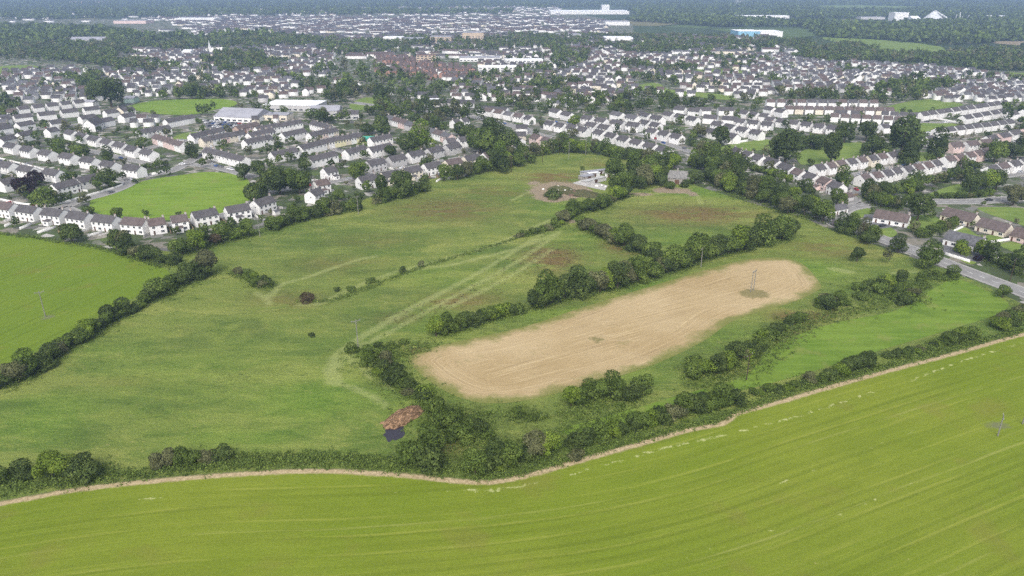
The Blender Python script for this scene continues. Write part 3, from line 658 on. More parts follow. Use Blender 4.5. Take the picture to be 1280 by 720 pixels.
def house_row(pts, n, phrase, style='semi', walls=('white',), roofs=('dark grey',), group=None, fill=None, D=None, lod=None, jit=0.4, flip=False, hipp=0.0, Lmax=14.5):
    P = np.array([tuple(G(*p).xy) for p in pts]); path, _ = resample(P, 1.0); seg = np.hypot(*np.diff(path, axis=0).T); d = np.r_[0, np.cumsum(seg)]; tot = d[-1]
    sp_ = tot / (n - 1) if n > 1 else 12.0
    fill = fill or {'semi': .74, 'terrace': .985, 'bungalow': .86}[style]; D = D or {'semi': 8.0, 'terrace': 7.5, 'bungalow': 8.5}[style]
    for i in range(n):
        s = tot * i / max(1, n - 1); a = np.array([np.interp(max(0, s - 6), d, path[:, 0]), np.interp(max(0, s - 6), d, path[:, 1])]); b_ = np.array([np.interp(min(tot, s + 6), d, path[:, 0]), np.interp(min(tot, s + 6), d, path[:, 1])])
        c = np.array([np.interp(s, d, path[:, 0]), np.interp(s, d, path[:, 1])]); ang = math.atan2(*(b_ - a)[::-1])
        if ang > math.pi / 2: ang -= math.pi
        if ang < -math.pi / 2: ang += math.pi
        dist = math.hypot(*c); lo = lod if lod is not None else (0 if dist < 520 else 1 if dist < 700 else 2)
        wl = walls[i % len(walls)] if len(walls) < 4 else random.choice(walls); rf = random.choice(roofs)
        if style == 'semi' and jit: off = random.uniform(-jit, jit); c = c + np.array([-math.sin(ang), math.cos(ang)]) * off * 2; ang += random.uniform(-.02, .02)
        h, rh = {'semi': (5.0, 2.7), 'terrace': (5.0, 2.6), 'bungalow': (2.7, 2.6)}[style]
        if style == 'terrace': h += (i % 3) * .12
        nm = {'semi': 'semi_detached_house', 'terrace': 'terraced_house', 'bungalow': 'bungalow'}[style]
        word = {'semi': 'semi-detached house', 'terrace': 'terraced house', 'bungalow': 'bungalow'}[style]
        wn = {'brick': 'red brick', 'cream': 'cream', 'grey': 'grey', 'pink': 'pale pink', 'lilac': 'lilac', 'yellow': 'pale yellow', 'white': 'white'}[wl]
        L = min(Lmax, sp_ * fill) + random.uniform(-.3, .3) * (style == 'semi')
        if style == 'terrace': L = sp_ * fill
        lab = next((q for q in (f'{wn} {word} with {rf} roof, {ordn(i + 1)} {phrase}', f'{wn} house with {rf} roof, {ordn(i + 1)} {phrase}', f'{wn} {rf}-roofed house, {ordn(i + 1)} {phrase}'.replace('dark grey', 'dark'), f'{wn} house, {ordn(i + 1)} {phrase}') if len(q.split()) <= 15), f'{wn} house, {ordn(i + 1)} {phrase}')
        house(c, ang, L, D, h, rh, wl, rf, lab, group or 'houses of the town', lo, 'house' if style != 'bungalow' else 'bungalow', nm,
              hip=random.random() < hipp, chim=random.choice((1, 2, 1)), annex=((random.uniform(-L / 2, 0), random.choice((-1, 1))), 3.6) if random.random() < .7 else None)
        if lo == 0 and style == 'semi' and n > 1:
            nv = np.array([-math.sin(ang), math.cos(ang)]); tv = np.array([math.cos(ang), math.sin(ang)])
            q = c + tv * sp_ / 2; mb = MB(); mb.box(-9.5 + random.uniform(0, 3), 10 + random.uniform(0, 3), -.14, .14, 0, 1.25)
            o = mb.build('garden_wall', random.choice((M_wallw, M_conc, M_fence)), None, (q[0], q[1], 0), ang + R(90)); tag(o, f'garden wall past {ordn(i + 1)} house {phrase}', 'wall', 'garden walls between the houses')
            if i % 3 != 1:
                q = c + tv * random.uniform(-3, 3) + nv * random.choice((-1, 1)) * random.uniform(11, 12.5); w1, d1 = random.uniform(1.4, 2.4), random.uniform(1.1, 1.6); mb = MB()
                mb.prism([(-d1, 0), (d1, 0), (d1, 2.0), (0, 2.6), (-d1, 2.0)], -w1, w1, 0); mb.prism([(-d1 - .15, 1.95), (0, 2.68), (d1 + .15, 1.95), (d1 + .15, 2.05), (0, 2.78), (-d1 - .15, 2.05)], -w1 - .1, w1 + .1, 1)
                o = mb.build('garden_shed', [random.choice((M_fence, M_conc, M_wallw)), random.choice((ROOF['grey'], M_conc, ROOF['brown']))], None, (q[0], q[1], 0), ang); tag(o, f'garden shed by {ordn(i + 1)} house {phrase}', 'shed', 'garden sheds of the estate')
    return n
W, DG = ('white',), ('dark grey', 'dark grey', 'brown')
rows = [
    # pixel path, n, phrase, kwargs
    ([(10, 270), (43, 275), (78, 279), (113, 284), (146, 288), (172, 290)], 6, 'along the bright crop field from the frame edge', dict(roofs=('dark grey', 'brown', 'dark grey'))),
    ([(198, 290), (226, 286)], 2, 'behind the trees at the foot of the oval green', dict(roofs=('brown',))),
    ([(258, 280), (312, 270), (330, 264)], 3, 'under the big tree past the oval green', dict(roofs=('dark grey',))),
    ([(82, 242), (113, 234)], 2, 'inside the bend of the white estate wall', dict(Lmax=19, fill=.93)),
    ([(12, 238), (14, 237.5)], 1, 'beside the dark purple tree in the estate', {}),
    ([(12, 216), (38, 221), (68, 226), (84, 229)][:3], 3, 'in the row behind the purple tree', {}),
    ([(18, 191), (42, 196), (66, 201), (92, 206), (116, 210), (143, 216), (170, 220)], 7, 'in the long row above the oval green', {}),
    ([(92, 174), (187, 200)], 7, 'in the sloping row left of the clipped hedge', {}),
    ([(10, 182), (34, 176)], 2, 'in the short row by the yellow shrub', {}), ([(66, 171), (68, 170.6)], 1, 'standing alone under the conifer', {}),
    ([(5, 168), (33, 163)], 2, 'one street above the yellow shrub', {}), ([(8, 156), (9, 155.8)], 1, 'at the frame edge two streets up', {}),
    ([(30, 153), (115, 143)], 4, 'in the line beside the gabled chapel', {}), ([(72, 160), (110, 154)], 2, 'just below the gabled chapel line', {}),
    ([(30, 142), (100, 134)], 5, 'in the row near the round lime trees', {}), ([(132, 158), (160, 152)], 2, 'right beside the gabled chapel', {}),
    ([(140, 147), (160, 144)], 2, 'below the great oak of the estate', {}),
    ([(212, 159), (238, 154)], 4, 'of the terrace below the playing field', dict(style='terrace')),
    ([(178, 173), (208, 168)], 4, 'of the terrace left of the small lawn', dict(style='terrace', walls=('white', 'grey', 'white'))),
    ([(200, 180), (228, 189)], 5, 'of the pink-tinged terrace near the small lawn', dict(style='terrace', walls=('pink', 'white', 'pink'), roofs=('brown',))),
    ([(258, 183), (300, 175)], 5, 'of the terrace below the car park', dict(style='terrace', walls=('cream', 'white', 'pink'))),
    ([(264, 198), (304, 208)], 5, 'of the terrace at the top of the oval green', dict(style='terrace')),
    ([(246, 178), (272, 172)], 3, 'of the short terrace right of the small lawn', dict(style='terrace')),
    ([(300, 168), (318, 164)], 3, 'of the brick terrace by the car park', dict(style='terrace', walls=('brick', 'pink', 'brick'), roofs=('brown',))),
    ([(310, 186), (335, 181)], 4, 'of the terrace right of the car park', dict(style='terrace')), ([(315, 177), (338, 172)], 4, 'of the higher terrace right of the car park', dict(style='terrace')),
    ([(325, 169), (372, 161)], 6, 'of the long terrace below the school', dict(style='terrace')),
    ([(360, 176), (374, 173)], 2, 'of the pair below the long school terrace', dict(style='terrace')),
    ([(390, 177), (417, 171)], 5, 'of the terrace by the green play court', dict(style='terrace', walls=('white', 'cream', 'pink'))),
    ([(405, 186), (446, 178)], 7, 'of the painted terrace under the play court', dict(style='terrace', walls=('lilac', 'yellow', 'white', 'cream'))),
    ([(380, 193), (400, 188)], 3, 'of the terrace left of the painted terrace', dict(style='terrace')),
    ([(345, 202), (366, 198)], 3, 'of the short terrace amid the round trees', dict(style='terrace')),
    ([(392, 208), (414, 203)], 3, 'of the terrace above the gabled white house', dict(style='terrace')),
    ([(436, 199), (452, 195)], 3, 'of the terrace under the painted terrace', dict(style='terrace')),
    ([(466, 196), (484, 192)], 3, 'of the terrace left of the lime trees', dict(style='terrace')),
    ([(467, 183), (484, 180)], 3, 'of the terrace beside the play court', dict(style='terrace')),
    ([(395, 162), (414, 168)], 4, 'of the terrace below the dark school trees', dict(style='terrace')),
    ([(490, 155), (560, 178)], 9, 'of the long brown-roofed terrace by the main street', dict(style='terrace', roofs=('brown', 'grey'), walls=('grey', 'white', 'pink'))),
    ([(412, 223), (430, 219)], 1, 'with the white gable behind the pasture hedge', dict(Lmax=15)),
    ([(393, 252), (394, 251.6)], 1, 'half hidden by the pasture hedge', {}), ([(403, 240), (404, 239.8)], 1, 'between the hedge and the white gable', dict(roofs=('brown',))),
    ([(459, 234), (634, 198)], 8, 'in the cream row backing onto the pasture', dict(walls=('white', 'cream', 'cream'), roofs=('brown', 'dark grey'))),
    ([(470, 213), (566, 192)], 5, 'in the grey row behind the cream row', dict(walls=('grey', 'grey', 'white'))),
    ([(563, 185), (578, 183)], 2, 'below the dark clump by the cream row', {}), ([(570, 160), (580, 158)], 2, 'in the trees right of the long terrace', {}),
    ([(612, 145), (650, 152)], 4, 'right beside the middle road', dict(roofs=('grey', 'brown'))), ([(662, 155), (664, 155.5)], 1, 'by the end of the middle road', {}),
    ([(672, 180), (684, 184)], 2, 'in the wood above the farm pasture', dict(walls=('pink', 'cream'), roofs=('brown',))), ([(648, 184), (650, 184.5)], 1, 'by the wood left of the pink house', {}),
    ([(688, 162), (730, 170)], 4, 'in the lower crescent above the farm wood', {}), ([(750, 174), (830, 196)], 6, 'in the white row descending behind the farm wood', {}),
    ([(735, 155), (752, 158)], 2, 'in the pair above the lower crescent', {}), ([(740, 164), (756, 167)], 2, 'beside the lilac fronts of the crescent', {}),
    ([(772, 150), (790, 154)], 2, 'under the slate roof near the tree band', dict(roofs=('grey',))), ([(772, 161), (792, 164)], 2, 'in the middle of the crescent', {}),
    ([(695, 146), (710, 150)], 2, 'against the tree band above the crescent', {}),
    ([(806, 151), (822, 155)], 2, 'at the left of the hillside estate', {}), ([(816, 172), (846, 179)], 3, 'in the long white block above the dark copse', {}), ([(806, 161), (820, 164)], 2, 'directly above the long white block', {}),
    ([(878, 144), (906, 144)], 2, 'in the level pair atop the hillside estate', {}), ([(930, 148), (955, 152)], 3, 'along the top street of the hillside estate', {}),
    ([(888, 154), (912, 156)], 2, 'in the second tier of the hillside estate', {}), ([(925, 159), (958, 163)], 3, 'in the second tier by the level terraces', {}),
    ([(896, 163), (945, 174)], 4, 'in the third tier above the meadow strip', {}), ([(888, 172), (912, 178)], 2, 'beside the round tree over the meadow strip', {}),
    ([(836, 150), (866, 156)], 3, 'in the wooded part of the hillside estate', {}), ([(850, 143), (868, 145)], 2, 'under the tree belt of the hillside estate', {}),
    ([(922, 198), (948, 207)], 3, 'at the top of the row ending by the main road', {}), ([(965, 212), (984, 219)], 2, 'midway in the row ending by the main road', {}),
    ([(998, 226), (1046, 243)], 4, 'at the main road end of the sloping row', dict(walls=('white', 'white', 'pink'), roofs=('brown', 'dark grey'))),
    ([(1020, 219), (1112, 203)], 8, 'in the climbing row below the park lawn', dict(walls=('white', 'white', 'cream'), roofs=('brown', 'dark grey'), fill=.70)),
    ([(1077, 232), (1166, 214)], 8, 'in the second climbing row above the roadside trees', dict(roofs=('brown', 'dark grey'), fill=.70)),
    ([(1182, 208), (1230, 198)], 5, 'in the pale gabled row below the brown houses', dict(walls=('white', 'pink'), roofs=('brown',))),
    ([(1236, 221), (1276, 211)], 4, 'in the row beside the big ash tree', dict(roofs=('dark grey', 'brown'))),
    ([(1160, 182), (1162, 181.6)], 1, 'behind the round tree by the brown houses', dict(walls=('white',))), ([(1192, 190), (1228, 186)], 3, 'of the brown-fronted houses with pale gables', dict(walls=('pink', 'white', 'cream'), roofs=('brown',))),
    ([(1236, 181), (1280, 171)], 4, 'in the row at the frame edge above the conifers', dict(walls=('white', 'pink'))), ([(1268, 187), (1270, 186.6)], 1, 'above the conifer belt', {}),
    ([(1152, 150), (1252, 135)], 12, 'in the stepped white row above the triangle lawn', dict(fill=.8)), ([(1206, 154), (1250, 146)], 5, 'in the short row right of the triangle lawn', dict(fill=.8)),
    ([(1172, 171), (1258, 160)], 9, 'in the stepped row below the triangle lawn', dict(fill=.8)),
    ([(1262, 149), (1282, 146)], 2, 'beside the tall tree at the frame edge', {}),
    ([(962, 133), (1090, 134)], 11, 'in the level white row below the tree belt', dict(roofs=('brown', 'dark grey'), fill=.8)), ([(985, 142), (1110, 144)], 11, 'in the second level row below the tree belt', dict(walls=('white', 'cream'), roofs=('brown',), fill=.8)),
    ([(1042, 152), (1122, 156)], 7, 'in the third level row by the white gate', dict(roofs=('brown',), fill=.8)), ([(962, 143), (975, 146)], 2, 'at the start of the level rows', {}),
    ([(962, 157), (1040, 168)], 6, 'in the white-fronted row above the park trees', {}), ([(1050, 148), (1070, 149)], 2, 'tucked between the level rows', {}),
    ([(1105, 149), (1140, 151)], 4, 'by the corner of the triangle lawn', dict(fill=.8)),
    ([(1104, 166), (1106, 165.8)], 1, 'beside the tall park tree', {}),
]
for pts, n, ph, kw in rows: house_row(pts, n, ph, **kw)
# bungalows by the main road
def gh(px, py, px2, py2, D, h, rh, wall, roof, label, name='bungalow', cat='bungalow', chim=1, hip=False, lod=0, grow=1.0):
    a = G(px, py); b_ = G(px2, py2); ang = math.atan2((b_ - a).y, (b_ - a).x); c = (a + b_) / 2
    if ang > math.pi / 2: ang -= math.pi
    if ang < -math.pi / 2: ang += math.pi
    return house((c.x, c.y), ang, (b_ - a).length * grow, D, h, rh, wall, roof, label, 'bungalows beside the main road', lod, cat, name, hip, chim)
gh(1093, 275, 1135, 282, 9.5, 2.8, 3.2, 'white', 'brown', 'white bungalow with arched porch beside the main road junction')
gh(1180, 272.5, 1219, 282, 10, 2.8, 3.4, 'cream', 'brown', 'brown roofed bungalow nearest the big ash beside the main road')
gh(1224, 286, 1260, 295, 10, 2.8, 3.4, 'cream', 'brown', 'middle one of three brown roofed bungalows with pale skylights')
gh(1267, 298, 1308, 309, 10, 2.8, 3.4, 'pink', 'brown', 'brown roofed bungalow cut by the frame edge, third in its line')
gh(1183, 303, 1228, 314, 10, 3.2, 3.3, 'white', 'grey', 'white bungalow with grey slate roof and dormers above its drive')
gh(1230, 320, 1243, 324, 6.5, 2.5, 2.3, 'white', 'grey', 'small white garage with grey roof beside the slate bungalow', 'garage', 'garage', 0)
gh(1026, 269, 1052, 264, 8, 2.8, 1.6, 'white', 'grey', 'low white building with pale grey roof behind the poplar')
gh(1046, 252, 1062, 249, 6, 2.6, 1.8, 'grey', 'brown', 'small low house below the last gabled house of the row', lod=1)
gh(112, 165, 124, 160, 11, 5.5, 5.0, 'white', 'dark grey', 'large gabled chapel-like house standing among the white rows', 'gabled_chapel', 'chapel', 0)
gh(150, 146, 156, 143, 8, 5.2, 4.0, 'cream', 'dark grey', 'cream gable house beside the great oak', 'house', 'house')
# the great shared structures
def bigbuild(name, cat, label, px, py, wpx, depth, height, wall, roofm, rot=0.0, kind='flat', win=True):
    c = G(px, py); wm = wpx / SCL(px, py); t = empty(name, (c.x, c.y, 0), R(rot)); tag(t, label, cat)
    FOOT.append((c.x, c.y, max(wm, depth) * .55))
    mb = MB(); x, y = wm / 2, depth / 2; mb.box(-x, x, -y, y, 0, height)
    mb.build('wall', wall, t)
    rb = MB()
    if kind == 'flat':
        rb.box(-x - .3, x + .3, -y - .3, y + .3, height + .02, height + .5); 
        for k in range(int(wm / 18) + 1): 
            xx = -x + 6 + k * 18
            if xx + 3 < x: rb.box(xx, xx + 4, -2, 2, height + .5, height + 1.4)
    elif kind == 'gable': rb.prism([(-y - .4, height + .02), (y + .4, height + .02), (0, height + depth * .18)], -x - .3, x + .3)
    else:
        nb = max(2, int(wm / 20)); 
        for k in range(nb):
            x0 = -x + k * wm / nb; rb.v_ = 0
            i = len(rb.v); q = wm / nb - .02
            rb.v += [(x0, -y, height + .02), (x0 + q, -y, height + .02), (x0 + q / 2, -y, height + q * .14), (x0, y, height + .02), (x0 + q, y, height + .02), (x0 + q / 2, y, height + q * .14)]
            for f in [(0, 1, 2), (5, 4, 3), (0, 2, 5, 3), (1, 4, 5, 2), (0, 3, 4, 1)]: rb.f.append(tuple(i + a for a in f)); rb.mi.append(0)
    rb.build('roof', roofm, t)
    if win:
        fl = max(1, int(height / 3.2)); n = min(12, max(3, int(wm / 6)))
        me = cached(('bw', round(wm / n)), lambda: win_mesh(round(wm / n) * .62, 1.5))
        for l in range(min(fl, 4)):
            for k in range(n): link('window', me, t, (-x + (k + .5) * wm / n, -y - .02, 1.0 + l * 3.2))
    return t
M_whiteroof = M_plain('white_membrane', (0.74, 0.75, 0.77), 0.5, 0.06, 0.1)
M_greyroof = M_plain('grey_sheet_roof', (0.27, 0.27, 0.30), 0.5, 0.1, 0.1)
M_blue = M_plain('blue_cladding', (0.22, 0.42, 0.55), 0.5, 0.06, 0.1)
M_tan = M_plain('tan_facade', (0.45, 0.36, 0.27), 0.8, 0.1, 0.1)
WW, WG = WALL['white'], WALL['grey']
bigbuild('school_building', 'school', 'wide school building with a notched white roof near the playing field', 370, 136, 66, 34, 6, WG, M_whiteroof, -6)
bigbuild('school_hall', 'school', 'low school hall with long grey sheet roof beside the car park', 306, 149, 56, 34, 4.5, WW, M_greyroof, -14, 'gable')
bigbuild('school_wing', 'school', 'pale school wing between grey hall and white roof building', 346, 149, 36, 16, 5, WALL['cream'], M_greyroof, -8)
bigbuild('sports_hall', 'hall', 'dark sheeted hall below the notched white school roof', 408, 143, 36, 22, 5, WG, M_greyroof, 4, 'gable')
bigbuild('community_hall', 'hall', 'dark hipped hall with pale front beside the kickabout lawn', 436, 148, 26, 16, 5, WALL['grey'], ROOF['dark grey'], 10, 'gable')
bigbuild('pub_building', 'pub', 'brick roadside building with white roof beside two lime trees', 538, 130, 23, 14, 4.5, WALL['brick'], M_whiteroof, 6)
bigbuild('apartment_block', 'apartment block', 'curved tan apartment block above the red brick estate', 533, 79, 24, 18, 13, M_tan, ROOF['reddish'], 4)
bigbuild('shop_unit', 'shop', 'long white retail building right of the brick estate', 622, 89, 48, 26, 7, WW, M_whiteroof, 3)
bigbuild('shop_unit', 'shop', 'second white retail building behind the brick estate trees', 655, 80, 46, 26, 7, WW, M_whiteroof, 3)
bigbuild('supermarket', 'supermarket', 'low white store with wide roof above the retail buildings', 600, 76, 50, 30, 6, WW, M_greyroof, 0)
bigbuild('warehouse', 'warehouse', 'white warehouse standing before the long tree belt of the town', 492, 53, 24, 50, 11, WW, M_whiteroof, 0)
bigbuild('warehouse', 'warehouse', 'pale grey warehouse touching the white one before the tree belt', 518, 53, 24, 50, 9, WG, M_greyroof, 0)
bigbuild('office_block', 'office block', 'tan brick office block right of the warehouses', 525, 54, 0, 0, 0, WW, WW) if False else None
bigbuild('office_block', 'office block', 'tan office block right of the grey warehouse', 552, 54, 26, 40, 14, M_tan, M_greyroof, 0)
bigbuild('hospital_block', 'hospital', 'tall pale hospital-like block with dark centre above the tree belt', 592, 52, 26, 45, 20, M_tan, M_greyroof, 0)
bigbuild('factory', 'factory', 'very long white factory near the top of the picture', 735, 17, 96, 160, 12, WW, M_whiteroof, 0, 'flat', False)
bigbuild('factory', 'factory', 'tall white block rising over the very long factory', 756, 15, 9, 60, 30, WW, M_whiteroof, 0, 'flat', False)
bigbuild('factory', 'factory', 'white hall below the very long factory', 770, 31, 30, 70, 11, WW, M_greyroof, 0, 'flat', False)
bigbuild('factory', 'factory', 'low white hall with flat roof in the mid distance trees', 772, 51, 34, 50, 8, WW, M_whiteroof, 0, 'flat', False)
bigbuild('warehouse', 'warehouse', 'pale blue warehouse beside a cream one', 931, 45, 27, 70, 13, M_blue, M_whiteroof, 0, 'flat', False)
bigbuild('warehouse', 'warehouse', 'cream warehouse beside the pale blue one', 958, 45, 28, 70, 12, WALL['white'], M_whiteroof, 0, 'flat', False)
bigbuild('warehouse', 'warehouse', 'long thin white warehouse above the blue one', 952, 23, 62, 60, 10, WW, M_whiteroof, 0, 'flat', False)
bigbuild('plant_building', 'factory', 'white cubic plant building left of the white cone', 1122, 26, 17, 45, 27, WW, M_whiteroof, 0, 'flat', False)
bigbuild('plant_building', 'factory', 'low white arched store between cubic building and cone', 1141, 27, 10, 40, 11, WW, M_whiteroof, 0, 'gable', False)
bigbuild('plant_building', 'factory', 'long low pale shed left of the cubic plant building', 1088, 24, 30, 40, 8, WG, M_greyroof, 0, 'flat', False)
bigbuild('warehouse', 'warehouse', 'white warehouse at the right end of the haze', 1245, 23, 28, 60, 9, WW, M_whiteroof, 0, 'flat', False)
bigbuild('manor_house', 'manor', 'long pale manor in the dark wood at upper left', 113, 54, 42, 30, 8, WALL['grey'], M_greyroof, 2, 'gable', True)
bigbuild('manor_house', 'manor', 'small white manor peeping from the dark upper left wood', 57, 40, 16, 30, 9, WW, M_greyroof, 2, 'gable', False)
bigbuild('warehouse', 'warehouse', 'pinkish warehouse row beside the far tilled field', 168, 29, 40, 60, 9, WALL['pink'], M_greyroof, 0, 'flat', False)
bigbuild('warehouse', 'warehouse', 'bright white depot right of the far tilled field', 248, 26, 50, 60, 9, WW, M_whiteroof, 0, 'flat', False)
bigbuild('warehouse', 'warehouse', 'far pink roofed sheds at the very top of the picture', 112, 4, 44, 150, 10, WALL['pink'], ROOF['reddish'], 0, 'flat', False)
bigbuild('red_shed', 'shed', 'steep-roofed white hall left of the upper estate', 236, 69, 10, 16, 7, WW, M_whiteroof, 0, 'gable', False)
bigbuild('leisure_hall', 'hall', 'white leisure hall in the centre of the far town', 180 + 530, 47, 30, 40, 8, WW, M_greyroof, 0, 'flat', False)
bigbuild('green_shed', 'shed', 'pale green shed left of the playing field', 165, 128, 12, 12, 5, M_plain('green_cladding', (.35, .45, .40), .6, .1), M_greyroof, 0, 'gable', False)
bigbuild('barn', 'barn', 'white-fronted house below the great oak', 114, 133, 15, 10, 5, WW, M_greyroof, -6, 'gable', False)
# cone store with a conveyor
c = G(1165, 29); cone = empty('cone_store', (c.x, c.y, 0)); tag(cone, 'white conical ore store with a sloping conveyor, in the haze', 'ore store')
mb = MB(); mb.tube((0, 0, 0), (0, 0, 38), 46, 2.5, 28); mb.build('cone', M_steel, cone)
mb = MB(); mb.tube((2, 0, 38), (66, 0, 6), 2.4, 2.4, 6); 
for k in range(1, 5): mb.tube((k * 13, 0, 38 - k * 6.4), (k * 13, 0, 0), .6, .6, 5)
mb.build('conveyor', M_steel, cone)
mb = MB()
for k in range(5): mb.tube((76 + k * 10, random.uniform(-10, 10), 0), (76 + k * 10, 0, random.uniform(16, 34)), 2.2, 1.4, 6)
o = mb.build('tower', M_steel, cone)
# church with spire
c = G(275, 68); ch = empty('church', (c.x, c.y, 0), R(20)); tag(ch, 'small church with a thin white spire beside the trees', 'church')
mb = MB(); mb.prism([(-5, 0), (5, 0), (5, 7), (0, 12), (-5, 7)], -14, 12); mb.build('nave', WW, ch)
mb = MB(); mb.box(-18, -14.01, -2.4, 2.4, 0, 14); mb.build('tower', WW, ch); mb = MB(); mb.tube((-16, 0, 14), (-16, 0, 25), 2.0, .1, 8); mb.build('spire', M_steel, ch)
# stone ruin behind the farm wood
c = G(846, 228); ru = empty('stone_barn', (c.x, c.y, 0), R(-12)); tag(ru, 'old grey stone barn with a patched slate roof among the trees', 'barn')
mb = MB(); mb.prism([(-5, 0), (5, 0), (5, 4), (0, 7.5), (-5, 4)], -6, 6); mb.build('wall', M_stone, ru)
mb = MB(); mb.prism([(-5.4, 3.8), (0, 7.6), (5.4, 3.8), (5.4, 4.05), (0, 7.9), (-5.4, 4.05)], -6.2, 6.2); mb.build('roof', M_plain('lichened_slate', (.17, .165, .16), .95, .35, 1.2), ru)
mb = MB(); mb.box(-.6, .6, -.5, .5, 6.5, 9.3); mb.build('chimney', M_stone, ru)
mb = MB(); mb.box(-1.4, 1.4, -5.06, -4.98, 0, 3); mb.build('door', M_door, ru)
# farmyard
M_palesheet = M_plain('pale_sheet_roof', (0.38, 0.375, 0.36), .6, .25, .4)
def shed(px, py, L, D, h, ang, wall, roof, label):
    c = G(px, py); t = empty('farm_shed', (c.x, c.y, 0), R(ang)); tag(t, label, 'shed', 'sheds of the small farmyard'); FOOT.append((c.x, c.y, L * .55))
    mb = MB(); mb.prism([(-D / 2, 0), (D / 2, 0), (D / 2, h * .85), (-D / 2, h)], -L / 2, L / 2); mb.build('wall', wall, t)
    mb = MB(); mb.prism([(-D / 2 - .3, h + .03), (D / 2 + .3, h * .85 + .02), (D / 2 + .3, h * .85 + .18), (-D / 2 - .3, h + .2)], -L / 2 - .3, L / 2 + .3); mb.build('roof', roof, t)
    mb = MB(); mb.box(-1.3, 1.3, -D / 2 - .05, -D / 2 + .03, 0, 2.4); mb.build('door', M_door, t)
shed(742, 228, 20, 4.5, 2.6, 42, WG, M_palesheet, 'long low shed with a white sheet roof at the edge of the farmyard')
shed(748, 217, 26, 5, 2.6, 24, WG, M_greyroof, 'long grey roofed stable behind the farmyard')
shed(762, 221, 6, 4.5, 2.6, -10, WW, M_palesheet, 'small white shed at the tree end of the farmyard')
shed(733, 224, 9, 6, 2.8, 35, M_stone, M_greyroof, 'little stone shed at the corner of the concrete pad')
shed(741, 220, 8, 5, 2.6, 20, M_steel, M_whiteroof, 'pale steel container between the farm sheds')

# ------------------------------------------------------------------ plants
def lobes_pts(seed, n, lob, R0, flat, zc, skirt=0.0):
    """points spread over a lumpy crown: (positions, normals, tone)"""
    r = np.random.default_rng(seed)
    cen = []; rad = []
    for k in range(lob):
        a = r.uniform(0, 2 * math.pi); rr = R0 * r.uniform(.15, .72) if k else 0; z = r.uniform(-.45, .6) * R0 * flat
        cen.append((rr * math.cos(a), rr * math.sin(a), zc + z + (0.25 * R0 * flat if k == 0 else 0))); rad.append(R0 * r.uniform(.26, .46) if k else R0 * .62)
    cen = np.array(cen); rad = np.array(rad); wts = rad ** 2; wts /= wts.sum()
    P = []; Nn = []; T = []
    lt = r.uniform(0, 1, lob)
    while len(P) < n:
        m = n * 2; k = r.choice(lob, m, p=wts); d = r.normal(size=(m, 3)); d /= np.linalg.norm(d, axis=1)[:, None]
        q = cen[k] + d * (rad[k] * r.uniform(.80, 1.10, m))[:, None] * np.array([1, 1, flat])
        dd = np.linalg.norm((q[:, None, :] - cen[None]) / np.array([1, 1, flat]), axis=2) / rad[None]
        keep = (dd.min(1) > .72) & (q[:, 2] > skirt)
        for i in np.nonzero(keep)[0]:
            P.append(q[i]); Nn.append(d[i]); T.append(lt[k[i]] * .5 + r.uniform(0, .5))
            if len(P) >= n: break
    return np.array(P), np.array(Nn), np.array(T)
def leaf_quads(P, Nn, T, size, r, jit=.8):
    n = len(P); nn = Nn + r.normal(size=(n, 3)) * jit * .6; nn /= np.linalg.norm(nn, axis=1)[:, None]
    a = np.cross(nn, r.normal(size=(n, 3))); a /= np.linalg.norm(a, axis=1)[:, None]; b_ = np.cross(nn, a)
    s = size * r.uniform(.55, 1.3, n)[:, None]; e = r.uniform(.5, 1.0, n)[:, None]
    V = np.stack([P - a * s, P - b_ * s * e, P + a * s, P + b_ * s * e], 1).reshape(-1, 3)
    F = np.arange(4 * n).reshape(n, 4); return V, F, np.repeat(T, 4)
def crown_mesh(name, seed, n, lob, R0, flat, zc, size, mat, skirt=.1):
    P, Nn, T = lobes_pts(seed, n, lob, R0, flat, zc, skirt); V, F, A = leaf_quads(P, Nn, T, size, np.random.default_rng(seed + 99))
    return mesh_np(name, V, faces4=F, mats=[mat], attrs={'tone': A})
def trunk_mesh(seed, h, r0, R0):
    r = random.Random(seed); mb = MB(); p = Vector((0, 0, -.2)); q = Vector((r.uniform(-.2, .2), r.uniform(-.2, .2), h * .5)); mb.tube(p, q, r0, r0 * .7, 8)
    for k in range(5):
        a = k * 1.256 + r.uniform(-.3, .3); e = q + Vector((math.cos(a) * R0 * .5, math.sin(a) * R0 * .5, h * .35 + r.uniform(0, 1))); mb.tube(q - Vector((0, 0, r.uniform(0, h * .15))), e, r0 * .42, r0 * .12, 5)
    mb.tube(q, q + Vector((0, 0, h * .45)), r0 * .6, r0 * .15, 6); return mb.mesh('trunk', M_bark)
